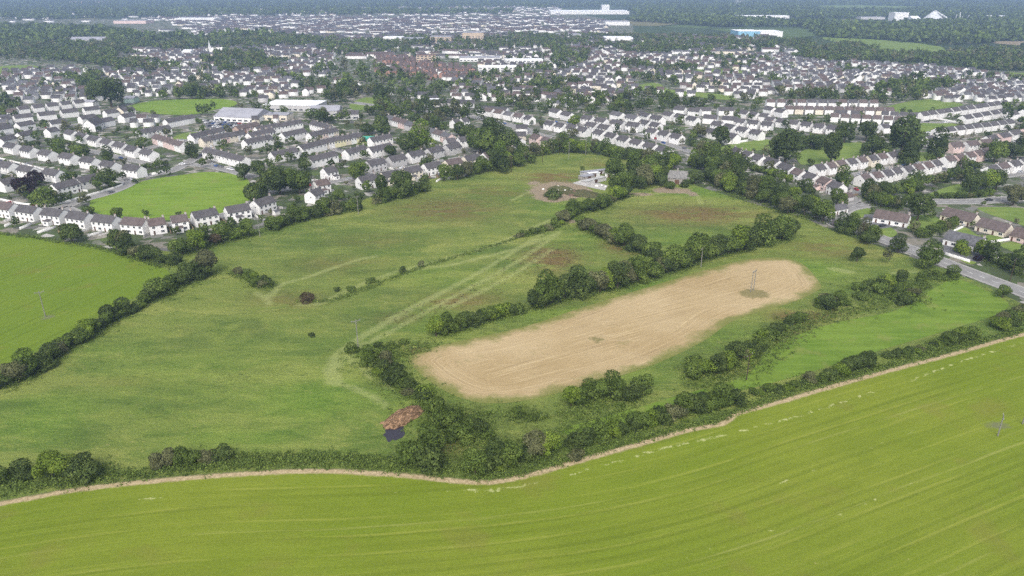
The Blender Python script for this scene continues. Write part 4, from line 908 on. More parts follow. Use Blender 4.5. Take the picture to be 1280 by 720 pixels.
# unit crowns: radius 4 m
TREEM = [(crown_mesh('crown', 100 + i, 3000, 17, 4.0, .92 + .07 * (i % 3), 3.9, .27, LEAF['mid green'], .35), trunk_mesh(i, 4.6, .28, 4)) for i in range(6)]
TALLM = [(crown_mesh('crown', 200 + i, 3000, 16, 3.2, 1.35, 4.7, .26, LEAF['mid green'], .5), trunk_mesh(20 + i, 6, .30, 3)) for i in range(3)]
BUSHM = [crown_mesh('bush', 300 + i, 2000, 15, 4.0, .66, 1.7, .27, LEAF['mid green'], -.0) for i in range(5)]
SCRUBM = [crown_mesh('scrub', 400 + i, 900, 14, 4.0, .42, .9, .30, LEAF['mid green'], -.0) for i in range(3)]
PLANTS = []
def set_leaf(o, mat):
    if len(o.material_slots): o.material_slots[0].link = 'OBJECT'; o.material_slots[0].material = mat
def plant(px, py, wpx, kind, col, phrase, group, xy=None, width=None):
    """queue one plant: foot at photo pixel (px, py), crown wpx pixels wide"""
    if xy is None: c = G(px, py); x, y = c.x, c.y; width = wpx / SCL(px, py)
    else: x, y = xy
    PLANTS.append(dict(x=x, y=y, w=width, kind=kind, col=col, phrase=phrase, group=group))
COLW = ['dark green'] * 5 + ['mid green'] * 6 + ['bright green'] * 2 + ['grey green'] * 2
def size_word(w, kind):
    return 'small' if w < 5 else 'medium' if w < 8 else 'large'
def hedge(pts, wmin, wmax, spacing, kinds, where, group, spread=1.0, cols=COLW):
    path, tot = resample(smooth(GP(pts), 6), 1.0); d = 0.0; i = 0; rr = random.Random(int(pts[0][0] * 7 + pts[0][1]))
    while d < tot:
        k = min(len(path) - 1, int(d / tot * (len(path) - 1))); w_ = rr.uniform(wmin, wmax); i += 1
        plant(0, 0, 0, rr.choice(kinds), rr.choice(cols), f'{ordn(i)} {where}', group, (path[k][0] + rr.uniform(-spread, spread), path[k][1] + rr.uniform(-spread, spread)), w_)
        d += w_ * spacing
H = [
    ([(2, 484), (30, 474), (52, 458)], 7, 10, .55, 'bt', 'from frame edge, dark hedge below the left crop', 2.0),
    ([(58, 454), (80, 438), (112, 421), (140, 401), (168, 388), (196, 372)], 4.5, 9, .50, 'bt', 'up the hedge between left crop and pasture', 1.0),
    ([(202, 372), (225, 358), (250, 346), (272, 340)], 8, 11, .5, 'tb', 'in the clump closing the left crop', 2.0),
    ([(150, 312), (176, 322), (206, 330), (226, 332)], 6, 10, .6, 'tb', 'behind the crop corner by the houses', 1.5),
    ([(232, 318), (262, 308), (292, 300), (322, 292)], 8, 11, .6, 'tb', 'along the pasture top left of the hedged house', 2.0),
    ([(338, 288), (360, 280), (392, 272), (420, 266), (450, 262)], 8, 11, .55, 'tb', 'along the pasture top in front of the white gables', 1.5),
    ([(470, 255), (500, 246), (530, 238)], 6, 9, .6, 'tb', 'along the pasture top below the cream row', 1.5),
    ([(560, 226), (600, 216), (640, 208), (672, 202)], 8, 11, .55, 't', 'in the wood edge beneath the cream row', 3.0),
    ([(610, 203), (650, 198), (690, 192), (720, 188)], 9, 12, .6, 't', 'in the wood around the pink house', 3.0),
    ([(700, 190), (740, 192), (780, 200), (820, 205), (845, 212)], 9, 12, .55, 't', 'in the belt between pasture and lower crescent', 3.0),
    ([(770, 222), (795, 218), (820, 224), (815, 232)], 11, 15, .5, 't', 'in the farm wood beside the stable', 4.0),
    ([(775, 236), (800, 236), (822, 228)], 10, 14, .5, 't', 'in the farm wood above the brown track', 3.0),
    ([(702, 276), (725, 266), (745, 262), (770, 250), (790, 244)], 7, 10, .6, 'tb', 'in the farm hedge below the concrete pad', 1.5),
    ([(730, 285), (752, 296), (775, 306), (800, 316), (822, 328)], 8, 11.5, .55, 'tb', 'in the hedge from farmyard to stubble', 1.5),
    ([(650, 296), (680, 288), (704, 280)], 4, 6.5, .7, 'bs', 'in the low hedge left of the track gap', 1.0),
    ([(548, 420), (575, 411), (600, 404), (628, 395), (655, 388)], 5.5, 8, .5, 'bt', 'up the stubble top hedge from its low end', 1.0),
    ([(668, 384), (700, 376), (730, 370), (760, 362), (790, 354), (820, 345)], 8, 12.5, .5, 't', 'in the tall middle of the stubble top hedge', 1.5),
    ([(836, 340), (860, 332), (890, 322), (920, 314), (950, 306), (990, 296)], 8.5, 13, .5, 't', 'in the far part of the stubble top hedge', 1.5),
    ([(862, 208), (890, 214), (915, 226), (880, 200), (900, 205)], 10, 15, .5, 't', 'in the big dark copse behind the barn', 3.0),
    ([(880, 226), (910, 238), (940, 250), (970, 258), (1000, 270), (1030, 278)], 9, 13, .5, 't', 'in the broad belt above the upper pasture', 4.0),
    ([(930, 226), (960, 236), (990, 248), (1015, 258), (1040, 256)], 8, 12, .6, 'tb', 'in the upper side of the broad belt', 4.0),
    ([(905, 196), (935, 210), (962, 218), (985, 228)], 6, 9, .7, 'tb', 'in the shrubbery below the gabled row', 2.0),
    ([(448, 445), (470, 456), (490, 470), (515, 484), (540, 502)], 5, 8, .5, 'bs', 'down the scrub bank beside the stubble tip', 3.0),
    ([(500, 420 + 12), (470, 438), (485, 448)], 3.5, 6, .8, 'bs', 'in the low scrub by the leaning pole', 2.0),
    ([(520, 575), (545, 582), (540, 560)], 8, 10, .6, 'bt', 'of the bushes below the manure heap', 1.5),
    ([(548, 520), (570, 535), (600, 545), (590, 528), (560, 550)], 5, 8.5, .6, 'bs', 'in the thicket right of the manure heap', 3.0),
    ([(592, 590), (612, 585), (640, 580), (670, 572), (700, 563)], 6, 8, .5, 'bt', 'of the near hedge from its bright end', 1.0),
    ([(722, 556), (750, 548), (780, 540), (810, 531), (835, 524)], 5.5, 8, .55, 'b', 'in the middle stretch of the near hedge', 1.2),
    ([(840, 520), (860, 514), (885, 512), (905, 503), (925, 498)], 6.5, 8.5, .6, 'bt', 'in the near hedge beneath the dark pole', 1.0),
    ([(945, 494), (970, 489), (1000, 482), (1030, 474), (1050, 469)], 3.5, 5.5, .8, 'bs', 'in the low near hedge past the dark pole', .8),
    ([(1050, 468), (1072, 462), (1090, 455)], 5, 7, .6, 'tb', 'around the upright tree of the near hedge', .8),
    ([(1110, 448), (1135, 443), (1160, 436), (1180, 430)], 3.5, 5, .8, 'bs', 'in the thin hedge below the paddock', .8),
    ([(1186, 430), (1200, 425), (1216, 420)], 5.5, 7, .6, 'b', 'in the round clump below the paddock', .8),
    ([(1244, 410), (1262, 402), (1280, 395), (1300, 388)], 6, 9, .55, 'tb', 'in the dark hedge at the paddock corner', 1.2),
    ([(715, 508), (735, 503), (760, 498), (785, 494), (805, 488)], 6, 8.5, .5, 'bt', 'in the clump below the stubble field', 1.2),
    ([(650, 520), (668, 525)], 4, 6, .8, 'bs', 'of the round bushes under the stubble edge', 1),
    ([(862, 470), (880, 466), (900, 462), (920, 452), (935, 440)], 6, 8, .5, 'bt', 'in the hedge rising beside the dark pole', 1.5),
    ([(940, 445), (950, 432), (962, 422), (985, 405), (1000, 398)], 4, 6.5, .6, 'bs', 'in the grey scrub between stubble and paddock', 2.0),
    ([(1028, 382), (1040, 378), (1052, 380)], 6, 8, .6, 'b', 'in the dark clump at the scrub bend', 1.0),
    ([(1070, 370), (1095, 360), (1120, 372), (1138, 374), (1110, 355), (1150, 358)], 5, 7.5, .5, 'bs', 'in the scrub island above the paddock', 4.0),
    ([(1150, 352), (1168, 345), (1176, 350)], 4, 6, .7, 'bs', 'by the gate between scrub and road', 1.5),
    ([(2, 604), (14, 600), (30, 598)], 6, 8, .6, 'bt', 'of the thin bushes at the corner of the track', 1.0),
    ([(58, 598), (80, 598), (104, 597), (124, 594), (140, 586)], 7, 9, .45, 'tb', 'of the great clump beside the sandy track', 1.5),
    ([(200, 581), (222, 579), (246, 577), (270, 575), (290, 573)], 4.5, 6.5, .5, 'b', 'of the isolated hedge piece on the pasture', .8),
    ([(318, 357), (336, 358), (290, 340)], 4.5, 6.5, .8, 'b', 'of the bushes at the old gateway', 1.0),
    ([(1052, 290), (1075, 296), (1090, 302)], 7, 9, .7, 't', 'of the roadside trees near the parked lorry', 1.0),
    ([(1225, 322), (1250, 332), (1262, 336), (1278, 345)], 8, 11, .7, 't', 'of the dark trees beyond the slate bungalow', 1.5),
    ([(1080, 246), (1100, 258), (1125, 262)], 8, 11, .6, 't', 'of the dark trees at the road junction', 2.0),
    ([(1105, 246), (1140, 238), (1170, 232), (1190, 226), (1225, 222)], 7, 10, .6, 'tb', 'of the belt above the junction road', 3.0),
    ([(1210, 240), (1230, 238), (1250, 236)], 10, 13, .6, 't', 'of the dark grove above the junction road', 2.0),
    ([(1150, 296), (1165, 290), (1185, 284), (1192, 278)], 5, 7, .55, 'b', 'of the curved garden hedge by the bungalow', 1.0),
    ([(1130, 250), (1170, 248), (1210, 247), (1240, 244)], 4, 5.5, .6, 'b', 'in the clipped green hedge over the road', .5),
    ([(172, 214), (190, 211), (210, 207)], 4, 4.6, .45, 'b', 'in the clipped hedge above the oval green', .3),
]
NAMES = {'b': 'bush', 't': 'tree', 's': 'scrub', 'p': 'tall'}
for pts, a, b_, sp2, kinds, where, spd in H:
    hedge(pts, a, b_, sp2, kinds, where, 'hedgerow trees and bushes', spd)
SINGLES = [
    (318, 254, 30, 't', 'dark green', 'round tree beside the oval green'), (224, 272, 9, 't', 'dark green', 'little round-headed tree on the oval green'), (265, 266, 7, 't', 'mid green', 'sapling by the lower rim of the oval green'),
    (183, 270, 9, 't', 'bright green', 'pale sapling on the oval green'), (147, 277, 20, 't', 'mid green', 'wide tree between road and oval green'), (110, 269, 17, 'b', 'mid green', 'round bush at the tip of the oval green'),
    (136, 234, 26, 't', 'dark green', 'broad tree inside the estate road bend'), (32, 246, 28, 't', 'purple', 'purple-leaved tree in the estate'), (45, 232, 20, 't', 'purple', 'second purple-leaved tree behind the first'),
    (56, 256, 38, 'b', 'mid green', 'wide shrubbery beneath the purple tree'), (155, 226, 12, 't', 'purple', 'dark tree between white gables above the road'), (91, 303, 26, 't', 'dark green', 'garden tree behind the front row at the crop'),
    (60, 162, 11, 'p', 'dark green', 'pointed conifer among the white rows'), (84, 160, 11, 't', 'bright green', 'yellowish round tree among the white rows'), (55, 160, 10, 't', 'bright green', 'yellowish bush by the pointed conifer'), (62, 208, 9, 'p', 'dark green', 'dark pointed tree in the row gardens'), (90, 212, 8, 'p', 'dark green', 'second dark pointed tree in the row gardens'),
    (75, 192, 26, 'b', 'mid green', 'shrubbery between the two sloping rows'), (100, 194, 24, 'b', 'mid green', 'wide shrubs behind the sloping row'), (136, 202, 18, 't', 'dark green', 'round tree in the sloping row gardens'), (175, 187, 16, 'b', 'dark green', 'dark bush below the pink-tinged terrace'),
    (140, 134, 40, 't', 'dark green', 'great oak above the estate'), (118, 126, 20, 't', 'dark green', 'blue-dark tree left of the great oak'), (5, 150, 16, 't', 'bright green', 'pale round tree at the frame edge'), (18, 149, 12, 't', 'dark green', 'dark tree by the pale round one'),
    (240, 198, 20, 't', 'dark green', 'round tree below the small lawn'), (306, 224, 22, 't', 'dark green', 'dark tree at the top corner of the oval green'), (250, 144, 12, 't', 'dark green', 'left twin tree on the playing field rim'), (259, 145, 14, 't', 'dark green', 'right twin tree on the playing field rim'),
    (205, 125, 14, 't', 'dark green', 'tree behind the playing field, first'), (225, 124, 16, 't', 'dark green', 'tree behind the playing field, second'), (240, 124, 18, 't', 'dark green', 'tree behind the playing field, third'), (252, 124, 14, 't', 'grey green', 'tree behind the playing field, fourth'), (277, 152, 5, 'p', 'dark green', 'little dark conifer by the car park'),
    (350, 243, 38, 't', 'dark green', 'big dark tree inside the pasture houses'), (375, 242, 36, 't', 'mid green', 'wide tree behind the hedged house'), (325, 252, 22, 't', 'dark green', 'dark tree by the oval green corner'), (398, 244, 12, 'b', 'mid green', 'shrub between the hedged houses'),
    (325, 220, 22, 't', 'dark green', 'dark round tree behind the top green road'), (338, 212, 14, 't', 'dark green', 'tree among the left terraces'), (381, 213, 16, 't', 'dark green', 'tree beside the short terrace'), (372, 196, 10, 't', 'dark green', 'dark slim tree in the terrace gardens'), (382, 202, 14, 't', 'dark green', 'round tree in the terrace gardens'), (348, 190, 13, 't', 'dark green', 'round tree over the left terrace'),
    (424, 250, 16, 't', 'mid green', 'tree left of the cream row'), (447, 222, 26, 't', 'mid green', 'bright headed tree above the cream row'), (478, 246, 18, 'p', 'dark green', 'dark tree before the cream row'), (505, 246, 34, 't', 'dark green', 'broad dark tree before the cream row'), (530, 240, 16, 't', 'dark green', 'round tree before the cream row middle'), (532, 208, 18, 'b', 'dark green', 'dark bush in the grey row gardens'),
    (510, 193, 30, 't', 'dark green', 'dark half of the pair above grey row'), (528, 190, 32, 't', 'bright green', 'lime green half of the pair above grey row'), (490, 195, 18, 't', 'dark green', 'dark tree left of the lime green pair'), (460, 168, 20, 't', 'dark green', 'tree above the play court'), (478, 170, 24, 't', 'dark green', 'blue-dark tree right of the play court'), (450, 166, 14, 't', 'dark green', 'smaller tree above the play court'),
    (545, 164, 16, 't', 'dark green', 'tall tree beside the long terrace'), (555, 165, 12, 't', 'grey green', 'greyish tree beside the long terrace'), (600, 192, 40, 't', 'mid green', 'large tree of the clump above the cream row end'), (620, 190, 34, 't', 'dark green', 'second tree of the clump above the cream row end'), (635, 192, 34, 't', 'dark green', 'third tree of the clump above the cream row end'), (585, 176, 24, 't', 'dark green', 'tree at the left of the big clump'), (612, 168, 24, 't', 'dark green', 'tree at the back of the big clump'), (575, 170, 20, 't', 'dark green', 'small dark tree behind the big clump'),
    (625, 215, 30, 't', 'dark green', 'tree ending the cream row by the pole'), (553, 137, 15, 't', 'bright green', 'lime tree by the brick roadside building, left'), (570, 136, 15, 't', 'bright green', 'lime tree by the brick roadside building, right'), (583, 144, 15, 't', 'dark green', 'blue-dark tree right of the lime trees'), (670, 174, 12, 't', 'purple', 'purple tree at the end of middle road'),
    (718, 157, 16, 't', 'bright green', 'round pale tree above the crescent'), (900, 183, 24, 't', 'dark green', 'round tree on the meadow strip wall'), (866, 175, 14, 't', 'dark green', 'dark conifer in the hillside estate'), (845, 172, 14, 't', 'dark green', 'tree at the heart of the hillside estate'), (872, 172, 18, 't', 'grey green', 'brownish tree in the hillside estate'),
    (981, 207, 34, 'p', 'dark green', 'tall wide tree left of the park lawn'), (970, 204, 24, 'p', 'dark green', 'tall tree beside the park lawn wall'), (1038, 206, 26, 'p', 'dark green', 'tall tree in the middle of the park lawn'), (1055, 178, 28, 't', 'dark green', 'dark tree behind the park lawn'), (1082, 176, 26, 't', 'dark green', 'second dark tree behind the park lawn'), (1090, 198, 30, 't', 'dark green', 'spreading tree right of the park lawn'), (1105, 200, 22, 't', 'mid green', 'tree beside the spreading park tree'),
    (1126, 196, 42, 'p', 'dark green', 'giant tree right of the park'), (1135, 206, 28, 't', 'dark green', 'tree at the foot of the giant park tree'), (1020, 186, 30, 'b', 'dark green', 'dark shrub mass behind the park lawn'), (1000, 186, 26, 'b', 'dark green', 'shrub mass left behind the park lawn'), (1170, 197, 28, 't', 'dark green', 'round tree near the brown-fronted houses'), (1160, 205, 14, 't', 'mid green', 'small tree below the round one'),
    (1084, 218, 12, 't', 'purple', 'round purple tree between climbing rows'), (1097, 216, 16, 't', 'dark green', 'dark tree right of the round purple one'), (1008, 240, 22, 'b', 'dark green', 'dark bush under the sloping row'), (1052, 234, 24, 't', 'mid green', 'tree between the two estate rows'), (1063, 286, 16, 'p', 'dark green', 'slim poplar beside the low white building'),
    (1146, 276, 36, 't', 'dark green', 'broad chestnut-like tree beside the bungalow'), (1266, 256, 28, 't', 'grey green', 'big ash above the main road'), (1242, 203, 24, 't', 'mid green', 'olive tree below the pale gabled row'), (1262, 196, 26, 't', 'dark green', 'conifer belt tree at the frame edge'), (1276, 192, 20, 't', 'dark green', 'conifer belt tree touching the frame edge'), (1214, 214, 20, 't', 'dark green', 'tree right of the pale gables'), (1257, 152, 16, 'p', 'dark green', 'tall tree above the stepped rows'),
    (1071, 327, 18, 't', 'dark green', 'lone round tree on the pasture below the road'), (1106, 329, 15, 't', 'dark green', 'second lone tree on the pasture below the road'), (1122, 316, 22, 't', 'dark green', 'round tree at the roadside above the pasture'), (1082, 305, 20, 't', 'dark green', 'round tree by the parked lorry'), (1160, 334, 34, 't', 'mid green', 'wide tree at the gate by the road'), (1085, 460, 18, 'p', 'dark green', 'upright tree in the near hedge'),
    (1253, 372, 18, 't', 'mid green', 'tree at the road end of the paddock'), (1215, 285, 8, 'b', 'mid green', 'round garden bush by the drive'), (1200, 316, 22, 'b', 'bright green', 'golden clipped shrub before the slate bungalow'), (1222, 326, 12, 'b', 'purple', 'small purple shrub by the garage'), (1190, 347, 24, 'b', 'mid green', 'shrub across the road from the drive'),
    (527, 334, 10, 't', 'dark green', 'upright bush on the old bank'), (504, 340, 10, 'b', 'dark green', 'round bush on the old bank'), (421, 364, 9, 'b', 'dark green', 'dark round bush low on the old bank'), (440, 363, 14, 's', 'mid green', 'low scrub beside the dark round bush'), (465, 353, 16, 's', 'mid green', 'scrub midway along the old bank'), (385, 375, 24, 's', 'russet', 'brownish scrub beside the path bend'), (390, 420, 10, 's', 'dark green', 'dark tussock alone on the pasture'), (690, 247, 26, 's', 'dark green', 'weedy mound in the brown yard'), (728, 215, 7, 't', 'dark green', 'small tree behind the stables'), (270, 306, 18, 't', 'russet', 'brown-tinted tree below the oval green'), (826, 233, 18, 't', 'dark green', 'tree touching the left end of stone barn'), (868, 230, 20, 't', 'dark green', 'tree touching the right end of stone barn'), (838, 236, 14, 'b', 'mid green', 'bush before the old stone barn'), (856, 234, 14, 'b', 'dark green', 'dark bush right of the old stone barn'), (828, 340, 22, 't', 'grey green', 'greyish willow where the hedges meet'), (720, 574, 22, 'b', 'grey green', 'greyish bush in the near hedge'), (600, 590, 16, 'b', 'bright green', 'bright bush starting the near hedge'), (625, 586, 18, 'b', 'bright green', 'second bright bush of the near hedge'),
    (920, 505, 30, 'b', 'dark green', 'broad dark bush below the pole'), (788, 500, 28, 'b', 'dark green', 'big bush ending the stubble clump'), (1130, 380, 26, 'b', 'dark green', 'dark bush at the tip of the scrub island'), (1033, 385, 30, 'b', 'dark green', 'wide dark bush at the scrub bend'),
]
for px, py, wpx, kd, col, ph in SINGLES: plant(px, py, wpx, kd, col, ph, 'single trees and shrubs')
PLANTS.sort(key=lambda p: -p['w'] / math.hypot(p['x'], p['y']))
protoT = {}
def unit(kind):
    return {'t': (TREEM, 8.0), 'p': (TALLM, 6.4), 'b': (BUSHM, 8.0), 's': (SCRUBM, 8.0)}[kind]
def set_col(o, col):
    set_leaf(o, LEAF[col])
ntree = nbush = 0; REST = []
for i, p in enumerate(PLANTS):
    tree = p['kind'] in 'tp'
    if (tree and ntree >= 300) or (not tree and nbush >= 290): REST.append(p); continue
    ms, uw = unit(p['kind']); k = random.randrange(len(ms)); s = p['w'] / uw * 1.06; rz = random.uniform(0, 6.28)
    word = {'t': 'tree', 'p': 'tall tree', 'b': 'bush', 's': 'low bush'}[p['kind']]
    single = p['group'].startswith('single')
    lab = (f"{p['phrase']}" if single else f"{size_word(p['w'], p['kind'])} {p['col']} {word}, {p['phrase']}")
    if tree:
        ntree += 1
        cr, tr = ms[k]; t = empty('tree', (p['x'], p['y'], 0), rz); hz_ = random.uniform(.74, 1.06); t.scale = (s, s * random.uniform(.88, 1.08), s * hz_); tag(t, lab, 'tree', p['group'])
        c = link('crown', cr, t); set_col(c, p['col']); link('trunk', tr, t)
    else:
        nbush += 1
        o = link('bush' if p['kind'] == 'b' else 'low_bush', ms[k], None, (p['x'], p['y'], 0), rz); o.scale = (s, s, s * random.uniform(.9, 1.25)); set_col(o, p['col']); tag(o, lab, 'bush', p['group'])
print('plants', len(PLANTS), 'trees', ntree, 'bushes', nbush, 'rest', len(REST), 'houses', HOUSE_N)

# ------------------------------------------------------------------ undergrowth along hedges (nobody could count it)
def clumps(name, XY, Hh, size, n_each, spread, mat, seed, label, kind='stuff'):
    r = np.random.default_rng(seed); XY = np.asarray(XY); Hh = np.asarray(Hh); m = len(XY)
    base = np.repeat(np.c_[XY, np.zeros(m)], n_each, 0); hh = np.repeat(Hh, n_each); N_ = len(base)
    base[:, :2] += r.normal(size=(N_, 2)) * spread; base[:, 2] = r.uniform(.05, 1, N_) * hh
    d = r.normal(size=(N_, 3)); d[:, 2] = np.abs(d[:, 2]) + .4; d /= np.linalg.norm(d, axis=1)[:, None]
    V, F, A = leaf_quads(base, d, np.repeat(r.uniform(0, 1, m), n_each) * .6 + r.uniform(0, .4, N_), size, r)
    o = link(name, mesh_np(name, V, faces4=F, mats=[mat], attrs={'tone': A})); tag(o, label, name.split('_')[-1], None, kind); return o
U = []; UH = []
def under(pts, wid, dens, h):
    path, tot = resample(smooth(GP(pts), 5), 1.0); n = int(tot * dens); k = rng.integers(0, len(path), n); q = path[k] + rng.normal(size=(n, 2)) * wid
    U.extend(q.tolist()); UH.extend((rng.uniform(.3, 1, n) * h).tolist())
for pts, a, b_, sp2, kinds, where, spd in H:
    if max(p[1] for p in pts) > 250: under(pts, spd * .8 + .7, 6, 1.6); under(pts, spd + 1.5, 3, .7)
under([(0, 615), (100, 601), (200, 590), (300, 581), (400, 578), (500, 583), (590, 592)], 1.5, 9, .9)
under([(300, 574), (360, 572), (430, 572), (500, 578)], 1.3, 8, 1.0); under([(560, 575), (640, 560), (720, 535), (780, 515)], 2.6, 7, .9); under([(520, 500), (560, 545), (620, 560)], 3.5, 8, 1.1)
under([(600, 597), (660, 588), (720, 571), (800, 549), (860, 532), (900, 524), (960, 500), (1050, 474), (1200, 434), (1280, 412)], .9, 6, .7)
under([(860, 480), (940, 460), (1000, 408), (1060, 390), (1150, 368)], 3.0, 8, .9); under([(370, 378), (420, 374), (480, 352), (540, 330), (600, 312), (650, 297)], 1.0, 4, .6)
under([(540, 430), (500, 445), (480, 470), (540, 505), (600, 520), (650, 522)], 2.5, 7, .9); under([(640, 513), (700, 520), (800, 500)], 2, 5, .8); under([(0, 292), (60, 300), (130, 312), (200, 334)], 1, 4, 1.2)
clumps('hedge_undergrowth', U, UH, .25, 9, .5, LEAF['mid green'], 5, 'tangled weeds, brambles and nettles growing along the hedge bottoms')
U = []; UH = []
under([(690, 320), (670, 325), (720, 318)], 9, 8, .5); under([(490, 402), (560, 378), (610, 358), (650, 340)], 5, 2, .4); under([(800, 268), (880, 262), (940, 268)], 14, 4, .5); under([(1000, 398), (1050, 388)], 3, 6, .6)
under([(480, 265), (560, 258), (620, 245)], 10, 2, .4); under([(970, 430), (1010, 405)], 3, 5, .8)
clumps('rush_tussocks', U, UH, .2, 5, .4, LEAF['russet'], 6, 'brown rushes and dock stems scattered over the pasture hollows')

# ------------------------------------------------------------------ far woodland and far town
WOODS = [  # photo outlines, trees per hectare
    ([(-60, 34), (60, 38), (130, 40), (180, 48), (240, 50), (330, 45), (430, 52), (330, 62), (262, 63), (160, 62), (130, 72), (190, 88), (150, 88), (90, 78), (0, 76), (-60, 78)], 95),
    ([(410, 54), (480, 51), (640, 50), (700, 52), (708, 60), (640, 61), (560, 65), (500, 61), (460, 68), (410, 70), (395, 62)], 58),
    ([(640, 52), (760, 52), (900, 52), (1010, 52), (1020, 64), (900, 66), (820, 64), (740, 62), (690, 68), (680, 62)], 50),
    ([(1010, 66), (1060, 56), (1110, 68), (1170, 68), (1300, 60), (1300, 88), (1230, 88), (1150, 80), (1090, 78), (1040, 80), (990, 74)], 100),
    ([(780, 26), (900, 34), (1000, 33), (1030, 48), (1170, 58), (1300, 50), (1300, 26), (1180, 30), (1100, 32), (1000, 30), (860, 22)], 55),
    ([(590, 96), (640, 92), (680, 104), (720, 118), (700, 132), (640, 138), (600, 134), (560, 122)], 32),
    ([(640, 134), (690, 126), (760, 126), (800, 126), (900, 127), (960, 130), (950, 138), (830, 142), (800, 142), (770, 146), (700, 140), (650, 148)], 38),
    ([(395, 85), (470, 80), (520, 92), (560, 112), (600, 110), (560, 128), (520, 124), (480, 108), (430, 104), (395, 96)], 22),
    ([(240, 112), (210, 116), (180, 122), (300, 122), (295, 118)], 70), ([(250, 74), (330, 68), (330, 88), (300, 90), (265, 92)], 70), ([(150, 78), (200, 80), (210, 92), (160, 90)], 60),
    ([(400, 117), (450, 113), (495, 122), (478, 128), (410, 130)], 80), ([(455, 136), (520, 130), (560, 140), (545, 162), (500, 156), (460, 145)], 70), ([(368, 143), (430, 143), (432, 155), (385, 158)], 60),
    ([(1080, 118), (1150, 96), (1190, 105), (1170, 118), (1120, 128), (1090, 132)], 85), ([(970, 118), (1080, 116), (1085, 128), (1000, 130)], 70), ([(560, 138), (600, 150), (600, 160), (560, 152)], 50), ([(820, 88), (870, 84), (870, 90), (830, 95)], 50),
    ([(655, 92), (700, 90), (700, 98), (655, 100)], 40), ([(686, 66), (740, 66), (728, 82), (690, 80)], 70), ([(1195, 186), (1280, 184), (1290, 200), (1230, 204)], 60), ([(330, 78), (352, 76), (352, 88), (330, 90)], 60),
    ([(-100, 14), (200, 12), (420, 12), (640, 14), (640, 18), (300, 20), (0, 26), (-100, 26)], 14), ([(780, 8), (1400, 6), (1400, 26), (800, 22)], 26), ([(-200, 2), (1500, 2), (1500, 9), (-200, 11)], 12),
    ([(250, 22), (640, 22), (640, 48), (250, 46)], 16), ([(640, 18), (900, 20), (960, 50), (640, 50)], 60), ([(-100, 18), (240, 20), (240, 40), (-100, 40)], 40),
]
GREEN_PX = [GREENS[k] for k in GREENS]
def to_px(x, y):
    z = -CAM_H; f = y * cp - z * sp; u = y * sp + z * cp
    return np.stack([640 + FPX * x / f, 360 - FPX * u / f], 1)
def in_greens(XY):
    q = to_px(XY[:, 0], XY[:, 1]); m = np.zeros(len(q), bool)
    for g in GREEN_PX: m |= inside(q, g)
    return m
FP = np.array(FOOT)
def clear_foot(XY, pad):
    ok = np.ones(len(XY), bool)
    for i in range(0, len(XY), 4000):
        s = XY[i:i + 4000]; d = np.hypot(s[:, None, 0] - FP[None, :, 0], s[:, None, 1] - FP[None, :, 1]); ok[i:i + 4000] = (d > FP[None, :, 2] + pad).all(1)
    return ok
def near_road(XY, pad):
    m = np.zeros(len(XY), bool)
    for r in ROAD_XY: m |= dist_poly(XY, r) < pad
    return m
def sample_poly(px_poly, dens, r):
    P = np.array([tuple(G(*p).xy) for p in px_poly]); a = P.min(0); b2 = P.max(0); area = (b2 - a).prod(); n = int(area * dens / 1e4)
    Q = a + r.uniform(size=(n, 2)) * (b2 - a); return Q[inside(Q, P)]
def patch(x, y, wl=150.0):
    f = 6.283 / wl
    return (np.sin(x * f + 1.3 * np.sin(y * f * .7 + 2)) + np.sin(y * f * .8 + 1.7 * np.sin(x * f * .6 + 1)) + .6 * np.sin((x + y) * f * 1.9 + .5)) / 2.6
